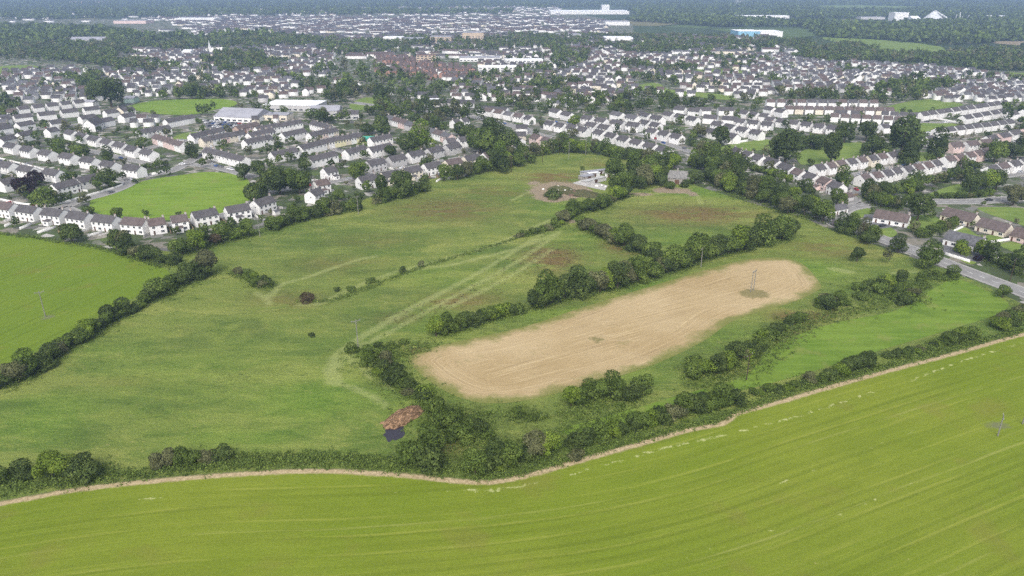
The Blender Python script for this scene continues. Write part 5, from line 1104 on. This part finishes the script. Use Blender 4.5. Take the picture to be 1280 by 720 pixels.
# houses of the far town, row by row on a turned grid
TOWNS = [  # outline, row angle, row gap, house gap, wall colours (share of white), seed
    ([(0, 92), (60, 86), (120, 88), (200, 92), (330, 96), (330, 112), (240, 112), (200, 122), (160, 124), (0, 134)], 12, 27, 13.5, .8),
    ([(160, 68), (330, 60), (410, 62), (420, 90), (400, 100), (470, 112), (400, 118), (330, 128), (300, 122), (330, 96), (230, 92), (170, 88)], 8, 26, 14, .8),
    ([(470, 70), (530, 76), (590, 84), (595, 100), (520, 100), (470, 92)], -2, 22, 9.5, .15),
    ([(600, 66), (740, 68), (860, 70), (960, 70), (960, 124), (800, 124), (730, 120), (690, 105), (640, 90), (600, 84)], -8, 27, 13, .7),
    ([(960, 68), (1080, 80), (1150, 84), (1240, 92), (1290, 100), (1290, 130), (1210, 126), (1150, 132), (1090, 116), (960, 118)], 6, 26, 13, .85),
    ([(200, 22), (420, 22), (640, 22), (760, 26), (760, 48), (640, 50), (400, 52), (330, 46), (250, 44)], 10, 34, 17, .85),
    ([(230, 12), (640, 8), (700, 10), (700, 20), (240, 21)], 0, 80, 36, .9), ([(-100, 16), (240, 14), (230, 26), (-100, 30)], 0, 130, 60, .8), ([(900, 16), (1300, 16), (1300, 28), (900, 30)], 0, 170, 80, .8),
    ([(640, 40), (700, 44), (900, 46), (860, 68), (740, 66), (640, 50)], 5, 60, 30, .8), ([(20, 34), (110, 36), (320, 40), (330, 58), (120, 56)], 5, 90, 44, .9),
    ([(330, 46), (640, 44), (960, 46), (1010, 66), (700, 70), (400, 76), (330, 62)], 4, 40, 20, .8), ([(120, 60), (330, 56), (330, 70), (150, 84)], 4, 50, 26, .8), ([(560, 96), (700, 96), (800, 126), (700, 134), (560, 126)], -10, 30, 15, .8),
    ([(160, 150), (200, 145), (205, 164), (170, 162)], 14, 24, 12, .7), ([(430, 100), (480, 112), (560, 128), (640, 138), (640, 152), (560, 140), (470, 128)], -14, 34, 17, .85),
    ([(320, 140), (380, 146), (330, 160), (310, 156)], 14, 22, 9, .8), ([(655, 112), (720, 116), (800, 124), (700, 130)], -10, 30, 15, .85), ([(1130, 108), (1290, 108), (1290, 132), (1160, 124)], 10, 26, 12, .85),
    ([(640, 156), (680, 160), (668, 176), (645, 176)], 0, 26, 14, .7), ([(1235, 140), (1290, 134), (1290, 160), (1240, 158)], 12, 24, 11, .8), ([(-60, 134), (20, 132), (0, 240), (-60, 260)], 12, 26, 13, .8), ([(1290, 130), (1400, 130), (1400, 300), (1295, 240)], 10, 26, 14, .8),
]
WOOD_PX = [w_[0] for w_ in WOODS[:18] if w_[1] > 60]
def far_houses():
    r = np.random.default_rng(3); V = []; F = []; T = []; MI4 = []; MI3 = []; pos = []
    allp = []
    for poly, ang, rg, hg, white in TOWNS:
        P = np.array([tuple(G(*p).xy) for p in poly]); c = P.mean(0); a = R(ang); M = np.array([[math.cos(a), math.sin(a)], [-math.sin(a), math.cos(a)]])
        Lp = (P - c) @ M.T; lo = Lp.min(0); hi = Lp.max(0); ys = np.arange(lo[1], hi[1], rg)
        for j, yy in enumerate(ys):
            xs = np.arange(lo[0] + r.uniform(0, hg), hi[0], hg); 
            q = np.c_[xs, np.full(len(xs), yy) + 6 * np.sin(xs / 70 + j) + r.normal(size=len(xs)) * 1.0]
            w_ = q @ M + c; w_ = w_ + (r.normal(size=w_.shape) * hg * .28 if hg >= 17 else 0); ok = inside(w_, P) & (r.uniform(size=len(w_)) > (.14 if hg < 17 else .45)); w_ = w_[ok]
            rowwhite = r.uniform()
            for p in w_: allp.append((p[0], p[1], a + r.normal() * (.06 if hg < 17 else .5) + (math.pi / 2 if r.uniform() < .12 else 0), hg * (.72 if r.uniform() < .8 else .5) if hg < 17 else r.uniform(9, 30) * (1 + hg / 60 * r.uniform()), white, r.uniform()))
    A = np.array(allp); ok = clear_foot(A[:, :2], 3.0) & ~in_greens(A[:, :2]) & ~near_road(A[:, :2], 9)
    dd = np.hypot(A[:, 0], A[:, 1]); wlv = np.where(dd < 1300, 150.0, 260.0)
    ok &= ~((patch(A[:, 0], A[:, 1], wlv) > .48) & (dd > 760))
    q = to_px(A[:, 0], A[:, 1])
    for wpl in WOOD_PX: ok &= ~(inside(q, wpl) & (r.uniform(size=len(q)) < .55))
    A = A[ok]; order = np.argsort(A[:, 0] ** 2 + A[:, 1] ** 2); return A[order]
FH = far_houses()
print('far houses', len(FH))
# the nearest of them stay things of their own until three hundred stand alone
k_ind = max(0, 300 - HOUSE_N)
def zone_phrase(x, y):
    p = to_px(np.array([x]), np.array([y]))[0]
    marks = {'playing field': (230, 133), 'notched white school roof': (370, 128), 'great oak': (140, 120), 'small lawn': (240, 170), 'red brick estate': (540, 90), 'giant park tree': (1126, 180), 'triangle lawn': (1170, 160),
             'tree belt school field': (1150, 132), 'lime tree pair': (560, 130), 'purple tree': (670, 165), 'hillside estate': (900, 150), 'middle road': (620, 150), 'level white row': (1020, 133), 'pub building': (538, 124), 'kickabout lawn': (455, 128), 'far meadow': (830, 110), 'church spire': (275, 66), 'conifer belt': (1262, 190), 'frame edge oak': (0, 200)}
    k = min(marks, key=lambda m: (marks[m][0] - p[0]) ** 2 + ((marks[m][1] - p[1]) * 3) ** 2); dx = p[0] - marks[k][0]; dy = p[1] - marks[k][1]
    side = ('beyond' if dy < -4 else 'below' if dy > 4 else 'beside'); return k, side
cnt = {}
for i in range(min(k_ind, len(FH))):
    x, y, a, L, white, u = FH[i]; key = zone_phrase(x, y); cnt[key] = cnt.get(key, 0) + 1
    wl = 'white' if u < white else ('grey' if u < (1 + white) / 2 else 'cream'); rf = random.choice(('dark grey', 'brown', 'grey'))
    house((x, y), a, L, 7.5, 4.8, 2.5, wl, rf, f'{wl} house with {rf} roof, {ordn(cnt[key])} nearest of those {key[1]} the {key[0]}', 'houses of the town', 2, 'house', 'house')
FR = FH[k_ind:]
M_farwall = M_plain('far_walls', (0.68, 0.67, 0.67), .85, .1, .02); 
def far_town_mesh(A):
    r = np.random.default_rng(8); n = len(A)
    # unit house, 10 vertices: box 8 + 2 ridge points -> walls (4 quads + 2 gable tris), roof 2 quads
    x = A[:, 3] / 2; y = np.where(A[:, 3] > 14, 5.0, 3.8); h = r.uniform(4.2, 5.4, n); rh = r.uniform(2.1, 3.0, n)
    U = np.stack([np.stack([sx * x, sy * y, zz], 1) for sx, sy, zz in [(-1, -1, 0 * h), (1, -1, 0 * h), (1, 1, 0 * h), (-1, 1, 0 * h), (-1, -1, h), (1, -1, h), (1, 1, h), (-1, 1, h), (-1, 0, h + rh), (1, 0, h + rh)]], 1)
    O = np.stack([np.stack([sx * (x + .2), sy * (y + .35), h - .2], 1) for sx, sy in [(-1, -1), (1, -1), (1, 1), (-1, 1)]] + [np.stack([sx * (x + .2), 0 * y, h + rh + .18], 1) for sx in (-1, 1)], 1)
    U = np.concatenate([U, O], 1); ca, sa = np.cos(A[:, 2])[:, None], np.sin(A[:, 2])[:, None]
    X = U[:, :, 0] * ca - U[:, :, 1] * sa + A[:, 0:1]; Y = U[:, :, 0] * sa + U[:, :, 1] * ca + A[:, 1:2]; V = np.stack([X, Y, U[:, :, 2]], 2).reshape(-1, 3)
    q = np.array([(0, 1, 5, 4), (1, 2, 6, 5), (2, 3, 7, 6), (3, 0, 4, 7), (10, 11, 15, 14), (12, 13, 14, 15)]); t = np.array([(5, 6, 9), (7, 4, 8)])
    off = (np.arange(n) * 16)[:, None, None]; F = (q[None] + off).reshape(-1, 4); T = (t[None] + off).reshape(-1, 3)
    white = A[:, 5] < A[:, 4]; wm = np.where(white, 0, np.where(A[:, 5] < (1 + A[:, 4]) / 2, 1, 2)); brick = A[:, 4] < .3; wm = np.where(brick & ~white, 3, wm)
    rm = r.choice([4, 5, 6], n, p=[.5, .35, .15]); rm = np.where(brick, 5, rm)
    mi4 = np.stack([wm, wm, wm, wm, rm, rm], 1).ravel(); mi3 = np.stack([wm, wm], 1).ravel()
    return mesh_np('far_houses', V, faces4=F, tris=T, mats=[WALL['white'], WALL['grey'], WALL['cream'], WALL['brick'], ROOF['dark grey'], ROOF['brown'], ROOF['grey']], mat_idx=np.r_[mi4, mi3])
ft = link('far_town', far_town_mesh(FR)); tag(ft, 'countless small white and brown houses of the distant town', 'town', None, 'stuff')

# woodland and garden trees past the single ones
def far_wood():
    r = np.random.default_rng(17); pts = []
    for poly, dens in WOODS:
        Q = sample_poly(poly, dens * 1.15, r)
        if len(Q):
            dq = np.hypot(Q[:, 0], Q[:, 1]); pk = patch(Q[:, 0] + 70, Q[:, 1] - 40, np.where(dq < 1300, 170.0, 330.0)); Q = Q[(pk > -.42) | (r.uniform(size=len(Q)) < .25)]
        y = Q[:, 1] if len(Q) else np.array([])
        for q in Q: pts.append((q[0], q[1], r.uniform(7, 13)))
    # garden trees all over the town
    for poly, dens in [([(-60, 90), (640, 84), (1290, 84), (1290, 200), (1100, 160), (900, 150), (640, 150), (330, 190), (-60, 180)], 15), ([(-60, 160), (300, 165), (560, 185), (640, 210), (330, 285), (220, 300), (-60, 280)], 38), ([(640, 150), (900, 150), (1290, 150), (1290, 330), (1170, 330), (1050, 262), (860, 186), (700, 175)], 26),
                       ([(150, 40), (900, 40), (1290, 60), (1290, 90), (640, 90), (150, 95)], 9), ([(150, 12), (760, 12), (900, 40), (150, 42)], 5), ([(700, 8), (1350, 8), (1350, 60), (900, 50)], 14)]:
        for q in sample_poly(poly, dens, r): pts.append((q[0], q[1], r.uniform(2.5, 5) if r.uniform() < .6 else r.uniform(5, 8.5)))
    # tree groups in the gaps of the far town
    for poly, *_ in TOWNS:
        Q = sample_poly(poly, 60 if min(p[1] for p in poly) > 35 else 40, r)
        if not len(Q): continue
        dd = np.hypot(Q[:, 0], Q[:, 1]); k_ = (patch(Q[:, 0], Q[:, 1], np.where(dd < 1300, 150.0, 260.0)) > .50) & (dd > 760)
        for q in Q[k_]: pts.append((q[0], q[1], r.uniform(6, 12)))
    A = np.array(pts); ok = clear_foot(A[:, :2], .5) & ~in_greens(A[:, :2]) & ~near_road(A[:, :2], 4); A = A[ok]
    B = np.array([(p['x'], p['y'], p['w']) for p in REST]).reshape(-1, 3); return np.vstack([A, B])
FW = far_wood()
dist = np.hypot(FW[:, 0], FW[:, 1]); print('far trees', len(FW), [int(x) for x in np.percentile(dist, [10, 50, 90])])
def forest(name, A, nleaf, size, mats, label, seed, flat=.95):
    r = np.random.default_rng(seed); n = len(A); nv = 6; protos = [lobes_pts(500 + seed + k, nleaf, 7, 1.0, flat, .95, .1) for k in range(nv)]
    pick = r.integers(0, nv, n); V = []; T = []; 
    P = np.stack([p[0] for p in protos])[pick]; D = np.stack([p[1] for p in protos])[pick]; Tn = np.stack([p[2] for p in protos])[pick]
    rad = (A[:, 2] / 2)[:, None, None]; th = r.uniform(0, 6.28, n); c_, s_ = np.cos(th)[:, None], np.sin(th)[:, None]
    X = P[:, :, 0] * c_ - P[:, :, 1] * s_; Y = P[:, :, 0] * s_ + P[:, :, 1] * c_; Z = P[:, :, 2] * r.uniform(.85, 1.35, n)[:, None]
    Q = np.stack([X, Y, Z], 2) * rad; Q[:, :, 0] += A[:, 0:1]; Q[:, :, 1] += A[:, 1:2]
    Dx = D[:, :, 0] * c_ - D[:, :, 1] * s_; Dy = D[:, :, 0] * s_ + D[:, :, 1] * c_; D2 = np.stack([Dx, Dy, D[:, :, 2]], 2)
    tone = Tn * .5 + r.uniform(0, .5, n)[:, None]
    V, F, A_ = leaf_quads(Q.reshape(-1, 3), D2.reshape(-1, 3), tone.ravel(), 1.0, r, .6)
    # scale leaves to crown size
    cen = np.repeat(Q.reshape(-1, 3), 4, 0); sc_ = np.repeat((rad[:, 0, 0] * size).repeat(nleaf), 4)[:, None]; V = cen + (V - cen) * sc_
    mi = np.repeat(r.choice(len(mats), n), nleaf)
    o = link(name, mesh_np(name, V, faces4=F, mats=mats, attrs={'tone': A_}, mat_idx=mi)); tag(o, label, name.split('_')[-1], None, 'stuff'); return o
MF = [LEAF['dark green'], LEAF['mid green'], LEAF['dark green'], LEAF['mid green'], LEAF['grey green']]
nearm = dist < 900; midm = (dist >= 900) & (dist < 1900); farm = dist >= 1900
forest('garden_trees', FW[nearm], 190, .17, MF, 'garden trees and shrubs filling the gaps between the town houses', 1)
forest('town_woods', FW[midm], 80, .27, MF, 'dense woods and tree belts around the middle of the town', 2)
if farm.sum():
    FF = FW[farm]; FF = FF[:26000].copy(); FF[:, 2] *= 1.5; forest('distant_woods', FF, 26, .5, MF[:4], 'distant blue-green woods reaching to the top of the picture', 3)

# ------------------------------------------------------------------ poles, walls, vehicles, yard clutter
M_oldpole = M_plain('weathered_pole', (0.19, 0.185, 0.165), .9, .2)
def pole(px, py, hpx, label, lean=0, arm=True, double=False, mt=None):
    mt = mt or M_timber
    c = G(px, py); s = SCL(px, py); h = hpx / s / math.cos(R(24)); t = empty('utility_pole', (c.x, c.y, 0), R(random.uniform(20, 60))); tag(t, label, 'utility pole', 'electricity poles in the fields')
    mb = MB()
    for x in ((-1.2, 1.2) if double else (0,)): mb.tube((x, 0, -.3), (x, 0, h), .19, .13, 8)
    mb.build('pole', mt, t)
    if arm:
        mb = MB(); mb.box(-1.7, 1.7, -.08, .08, h - .7, h - .5); mb.tube((-1, 0, h - .6), (0, 0, h - 1.6), .04, .04, 4); mb.tube((1, 0, h - .6), (0, 0, h - 1.6), .04, .04, 4); mb.build('crossarm', mt, t)
        for x in (-1.5, 0, 1.5): mb = MB(); mb.tube((x, 0, h - .5), (x, 0, h - .15), .09, .06, 6); mb.build('insulator', M_insul, t)
pole(448, 437, 38, 'weathered pole beside the track and low scrub near the stubble tip', mt=M_oldpole)
pole(940, 364, 26, 'double timber pole on the grass island in the stubble', double=True, mt=M_oldpole)
pole(876, 334, 24, 'pole with a crossarm in front of the stubble top hedge', mt=M_oldpole); pole(933, 475, 34, 'dark timber pole standing behind the near hedge')
pole(57, 396, 32, 'pole in the middle of the left crop field', mt=M_oldpole); pole(325, 296, 22, 'pale pole at the pasture top near the hedged house', mt=M_oldpole); pole(448, 268, 22, 'pole at the pasture top before the cream row', mt=M_oldpole)
pole(711, 199, 20, 'left pole at the wood edge above the stables', mt=M_oldpole); pole(732, 194, 20, 'right pole at the wood edge above the stables', mt=M_oldpole); pole(678, 203, 16, 'pole under the pink house in the wood'); pole(1262, 352, 28, 'pole beside the dark roadside trees')
pole(1247, 545, 28, 'pole in the near crop at the scruffy patch', mt=M_oldpole); pole(1278, 530, 30, 'pole cut by the frame edge in the near crop', mt=M_oldpole); pole(1076, 303, 24, 'pole at the roadside by the parked lorry'); pole(639, 216, 20, 'pole where the cream row ends')

def long_wall(pts, h, th, label, mat=M_wallw):
    path, _ = resample(smooth(GP(pts), 5), 3.0); P = path; T = np.gradient(P, axis=0); T /= np.hypot(*T.T)[:, None]; Nn = np.c_[-T[:, 1], T[:, 0]] * th / 2; n = len(P); a = P + Nn; b2 = P - Nn
    V = np.vstack([np.c_[a, np.zeros(n)], np.c_[b2, np.zeros(n)], np.c_[a, np.full(n, h)], np.c_[b2, np.full(n, h)]]); F = []
    for i in range(n - 1): F += [(i, i + 1, 2 * n + i + 1, 2 * n + i), (n + i + 1, n + i, 3 * n + i, 3 * n + i + 1), (2 * n + i, 2 * n + i + 1, 3 * n + i + 1, 3 * n + i)]
    F += [(0, 2 * n, 3 * n, n), (n - 1, 2 * n - 1, 4 * n - 1, 3 * n - 1)]
    o = link('garden_wall', mesh_np('garden_wall', V, faces4=F, mats=[mat])); tag(o, label, 'wall', 'white garden walls')
long_wall([(0, 250), (30, 256), (60, 257.5), (80, 254), (100, 248), (125, 241), (145, 235), (153, 232), (152, 229), (140, 228)], 1.2, .35, 'white wall following the outer bend of the estate road')
long_wall([(190, 219), (216, 213)], 1.6, .4, 'white wall beside the first house above the oval green')
long_wall([(1152, 146), (1175, 150), (1200, 155)], 1.8, .4, 'long white wall above the triangle lawn')
long_wall([(905, 181), (935, 177)], 1.8, .4, 'white wall at the meadow strip beside the round tree')
long_wall([(382, 226), (404, 228)], 1.6, .4, 'pale wall left of the white gable by the pasture'); long_wall([(-2, 198), (30, 206), (60, 214)], 1.1, .3, 'white wall between street and first estate row')
k = 0
for (a, b_) in [((25, 287), (40, 281)), ((47, 292), (70, 285)), ((110, 296), (128, 291)), ((6, 284), (18, 279)), ((575, 222), (590, 216)), ((560, 224), (572, 219)), ((545, 228), (556, 222)), ((1230, 305), (1265, 300)), ((1192, 290), (1205, 284)), ((1180, 318), (1212, 328))]:
    k += 1; long_wall([a, b_], 1.3, .3, f'short pale garden boundary wall, {ordn(k)} counting from the frame edge crop houses')

CARC = {'white': (.75, .75, .76), 'silver': (.42, .43, .45), 'black': (.03, .03, .035), 'red': (.35, .03, .03), 'blue': (.05, .10, .28), 'grey': (.15, .15, .16)}
CARM = {k_: M_plain('car_' + k_, v_, .3, .02) for k_, v_ in CARC.items()}
def car_meshes():
    body = MB(); body.prism([(-.88, .35), (.88, .35), (.88, .85), (.8, .95), (-.8, .95), (-.88, .85)], -2.15, 2.15)
    body.prism([(-.62, 1.42), (.62, 1.42), (.66, 1.47), (-.66, 1.47)][::1], -1.2, .6)
    cab = MB(); i = 0; cab.v = [(-1.75, -.78, .95), (1.15, -.78, .95), (1.15, .78, .95), (-1.75, .78, .95), (-1.2, -.62, 1.42), (.6, -.62, 1.42), (.6, .62, 1.42), (-1.2, .62, 1.42)]
    for f in [(0, 1, 5, 4), (1, 2, 6, 5), (2, 3, 7, 6), (3, 0, 4, 7)]: cab.f.append(f); cab.mi.append(0)
    wh = MB(); wh.tube((0, -.1, 0), (0, .1, 0), .32, .32, 10)
    return body.mesh('body', CARM['white']), cab.mesh('windows', M_glass), wh.mesh('wheel', M_tyre)
CB, CW, CH = car_meshes(); ncar = 0
def car(x, y, a, col, label, parts=True):
    t = empty('parked_car', (x, y, .06), a); tag(t, label, 'car', 'cars parked around the town')
    o = link('body', CB, t); set_leaf(o, CARM[col]); link('windows', CW, t)
    if parts:
        for sx in (-1.35, 1.35):
            for sy in (-.8, .8): link('wheel', CH, t, (sx, sy, .32))
cols = list(CARC)
for r_, (a, b_, n) in enumerate([((256, 151), (300, 155), 11), ((258, 154), (303, 159), 11), ((262, 158), (286, 161), 5)]):
    A0, B0 = G(*a), G(*b_)
    for i in range(n):
        p = A0.lerp(B0, i / (n - 1)); cl = random.choice(['white', 'white', 'silver', 'black', 'blue', 'grey', 'red'])
        car(p.x, p.y, math.atan2((B0 - A0).y, (B0 - A0).x) + R(90), cl, f'{cl} car, {ordn(i + 1)} along {["upper", "middle", "lower"][r_]} line of the school car park', False)
for px, py, ang, cl, lb in [(228, 206, 10, 'white', 'white van-like car at the junction above the oval green'), (266, 206, -15, 'silver', 'silver car before the terrace above the oval green'), (276, 209, -15, 'grey', 'grey car before the terrace above the oval green'), (288, 212, -15, 'white', 'white car ending the line above the oval green'),
                            (76, 250, 60, 'silver', 'silver car on the drive inside the road bend'), (1103, 283, 30, 'black', 'black car on the junction bungalow drive'), (1236, 251, 5, 'black', 'black car driving on the upper main road'), (1085, 279, 20, 'silver', 'silver car beside the junction bungalow lawn'),
                            (1066, 285.5, -28, 'white', 'white car following the lorry on the main road'), (1206, 281, 40, 'silver', 'silver car in front of the brown roofed bungalow'), (1222, 324, 60, 'blue', 'blue car beside the small garage'), (430, 195, 10, 'red', 'red car below the painted terrace'), (465, 205, 10, 'white', 'white car by the terrace near lime trees'),
                            (505, 206, 10, 'grey', 'grey car in the grey row street'), (540, 200, 10, 'white', 'white car in the grey row street'), (1035, 232, -30, 'black', 'black car in the sloping row street'), (1120, 211, 15, 'white', 'white car between the climbing rows'), (20, 207, -10, 'black', 'black car below the long estate row'), (45, 212, -10, 'white', 'white car below the long estate row'),
                            (770, 164, 0, 'white', 'white car in the crescent'), (630, 155, -20, 'blue', 'blue car driving along the middle road'), (598, 148, -15, 'white', 'white car driving along the middle road')]:
    c = G(px, py); car(c.x, c.y, R(ang), cl, lb)
cr_ = random.Random(21)
for nm, pts, wd, ln in ROADS[1:]:
    path, tot = resample(smooth(GP(pts), 6), 1.0); d_ = cr_.uniform(5, 25); i_ = 0
    while d_ < tot - 3:
        k_ = int(d_ / tot * (len(path) - 2)); a_ = path[k_]; v_ = path[min(len(path) - 1, k_ + 2)] - path[max(0, k_ - 2)]; v_ = v_ / np.hypot(*v_); sd_ = cr_.choice((-1, 1)); q = a_ + np.array([-v_[1], v_[0]]) * sd_ * (wd / 2 - 1.1)
        px_ = to_px(np.array([q[0]]), np.array([q[1]]))[0]
        if -5 < px_[0] < 1285:
            i_ += 1; cl = cr_.choice(['white', 'silver', 'silver', 'black', 'grey', 'blue', 'red']); car(q[0], q[1], math.atan2(v_[1], v_[0]) + (math.pi if sd_ > 0 else 0), cl, f"{cl} car, {ordn(i_)} car of the {nm.replace('_', ' ')} line at its kerb", math.hypot(*q) < 480)
        d_ += cr_.uniform(12, 55)
c = G(1064, 284.5); t = empty('lorry', (c.x - 6, c.y + 2, .06), R(-40)); tag(t, 'dark lorry driving on the main road below the poplar', 'lorry')
mb = MB(); mb.box(-3.4, 2.0, -1.2, 1.2, .9, 3.2); mb.build('cargo_box', M_plain('lorry_box', (.10, .09, .10), .5, .1), t)
mb = MB(); mb.prism([(-1.15, .6), (1.15, .6), (1.15, 2.4), (1.0, 2.6), (-1.0, 2.6), (-1.15, 2.4)], 2.1, 3.9); mb.build('cab', CARM['grey'], t); mb = MB(); mb.box(3.88, 3.94, -.95, .95, 1.5, 2.3); mb.build('windscreen', M_glass, t)
for x in (-2.4, -1.2, 3.0):
    for y in (-1.05, 1.05): o = link('wheel', CH, t, (x, y, .42)); o.scale = (1.35, 1.35, 1.35)

# manure heap and its dark puddle
def heap(name, px, py, wpx, dpx, h, mat, label, cat, seed, rz=0.0, kind=None, scl=(1, 1, 1)):
    r = np.random.default_rng(seed); c = G(px, py); wd = wpx / SCL(px, py); dp = abs((G(px, py - dpx / 2) - G(px, py + dpx / 2)).y); n = 34; V = []; 
    ph = r.uniform(0, 6.28, 14); fr = r.uniform(1.0, 7, (14, 2)) * np.sign(r.normal(size=(14, 2)))
    for j in range(n):
        for i in range(n):
            u = i / (n - 1) * 2 - 1; v = j / (n - 1) * 2 - 1; rr = math.hypot(u, v); nz = sum(math.sin(fr[k][0] * u * 2 + fr[k][1] * v * 2 + ph[k]) for k in range(14)) / 14
            e = max(0, 1 - (rr * (1 + .35 * nz)) ** 2); V.append((u * wd / 2, v * dp / 2, -.06 + h * (e ** .6) * (1 + .9 * nz) + (r.uniform(-.12, .12) * h if e > 0 else 0)))
    F = [(j * n + i, j * n + i + 1, (j + 1) * n + i + 1, (j + 1) * n + i) for j in range(n - 1) for i in range(n - 1)]
    o = link(name, mesh_np(name, V, faces4=F, mats=[mat]), None, (c.x, c.y, 0), rz); tag(o, label, cat, None, kind); o.scale = scl; return o
def M_heap(name, a, b2, sc_=1.6):
    b = NB(name); o = b.obj(); n = b.noise(o, sc_, 6, .75); c = b.mix(b.sstep(n, .38, .62), a, b2); b.base(c); b.rough(.95); b.bump(n, .8, .5); return b.m
heap('manure_heap', 504, 522, 44, 26, 1.9, M_heap('manure', (.080, .050, .028), (.30, .19, .115), 1.0), 'orange-brown manure heap at the edge of the near pasture', 'manure heap', 14, math.atan2((G(521, 511) - G(487, 531)).y, (G(521, 511) - G(487, 531)).x), scl=(1.45, .62, 1.0))
M_sl = M_plain('slurry', (.022, .018, .026), .12, .2); M_sl.node_tree.nodes['Principled BSDF'].inputs['Specular IOR Level'].default_value = .5
pr_ = random.Random(9); pc = G(493, 541); PL = [Vector((pc.x + math.cos(a_ * .2618) * 3.1 * pr_.uniform(.8, 1.2), pc.y + math.sin(a_ * .2618) * 4.2 * pr_.uniform(.78, 1.2))) for a_ in range(24)]
o = sheet('slurry_pool', smooth(PL, 3, True), .03, 50, M_sl, kind='structure')
heap('spoil_mound', 700, 237, 32, 6, 2.0, M_heap('grassed_spoil', (.06, .075, .03), (.11, .10, .05)), 'grassy spoil bank at the edge of the brown yard', 'mound', 6, R(0))
heap('spoil_mound', 728, 243, 56, 7, 2.2, M_heap('grassed_spoil', (.05, .065, .028), (.10, .085, .045)), 'long dark bank below the pale concrete pad', 'mound', 7, R(-25))
heap('rubble_heap', 718, 242, 20, 7, 1.6, M_heap('brown_rubble', (.07, .045, .035), (.20, .13, .10)), 'dark brown rubble heap strewn with white bags', 'rubble heap', 8)
rr = random.Random(4); k = 0
for px, py in [(679, 237), (698, 234), (703, 237), (706, 239), (714, 238), (720, 241), (714, 243), (697, 239), (746, 233), (752, 232), (757, 234), (708, 236)]:
    k += 1; c = G(px, py); s = rr.uniform(.8, 1.6); mb = MB(); m = 7; 
    for (z, q) in [(0, .8), (.35, 1.0), (.8, .75), (1.0, .3)]:
        for i in range(m): a = i * 6.283 / m; mb.v.append((math.cos(a) * q * s * rr.uniform(.8, 1.2), math.sin(a) * q * s * .8 * rr.uniform(.8, 1.2), z * s * .8))
    for l in range(3):
        for i in range(m): mb.f.append((l * m + i, l * m + (i + 1) % m, (l + 1) * m + (i + 1) % m, (l + 1) * m + i)); mb.mi.append(0)
    mb.f.append(tuple(3 * m + i for i in range(m))); mb.mi.append(0)
    o = mb.build('bulk_bag', M_plain('white_sacking', (.68, .66, .62), .8, .1) if k == 1 else bpy.data.materials['white_sacking'], None, (c.x, c.y, 0), rr.uniform(0, 3)); tag(o, f'white bulk bag, {ordn(k)} counted from the sandy track, in the farmyard', 'bag', 'white bags lying about the farmyard')
# play court
c = G(462, 174); t = empty('play_court', (c.x, c.y, 0), R(8)); tag(t, 'turquoise surfaced play court with low boards beside the lawn', 'play court')
mb = MB(); mb.box(-9, 9, -7, 7, .0, .12); mb.build('surface', M_plain('court_paint', (.05, .33, .25), .6, .1), t); mb = MB()
for x0, x1, y0, y1 in [(-9, 9, -7.1, -7.0), (-9, 9, 7.0, 7.1), (-9.1, -9, -7, 7), (9, 9.1, -7, 7)]: mb.box(x0, x1, y0, y1, 0, 1.2)
mb.build('boards', M_plain('court_boards', (.10, .38, .32), .6, .1), t)
# stone slab by the pasture

# ------------------------------------------------------------------ haze
hb = MB(); hb.box(-9500, 9500, -9500, 9500, -1.5, 150); hz = hb.build('haze', [bpy.data.materials.new('haze_air')]); hz['kind'] = 'stuff'
m = bpy.data.materials['haze_air']; m.use_nodes = True; n = m.node_tree.nodes; n.clear(); out = n.new('ShaderNodeOutputMaterial'); pv = n.new('ShaderNodeVolumePrincipled')
pv.inputs['Color'].default_value = (.40, .54, .84, 1); pv.inputs['Density'].default_value = 1.65e-4; pv.inputs['Anisotropy'].default_value = .2
m.node_tree.links.new(pv.outputs[0], out.inputs['Volume'])

# steam rising from a far stack
V = []; T = []
sm = MB(); c = G(917, 9)
ic = []
for k in range(4): sm.tube((k * 26, 0, 20 + k * 17), (k * 26 + 26, 0, 37 + k * 17), 9 + 6 * k, 15 + 6 * k, 14)
so_ = sm.build('steam', [bpy.data.materials.new('steam_vapour')], None, (c.x, c.y, 0)); tag(so_, 'white steam plume drifting from a stack near the top of the picture', 'steam', None, 'stuff')
m = bpy.data.materials['steam_vapour']; m.use_nodes = True; n = m.node_tree.nodes; n.clear(); out = n.new('ShaderNodeOutputMaterial'); pv = n.new('ShaderNodeVolumePrincipled')
pv.inputs['Color'].default_value = (1, 1, 1, 1); pv.inputs['Density'].default_value = .012; m.node_tree.links.new(pv.outputs[0], out.inputs['Volume'])
hz.location.z = 0
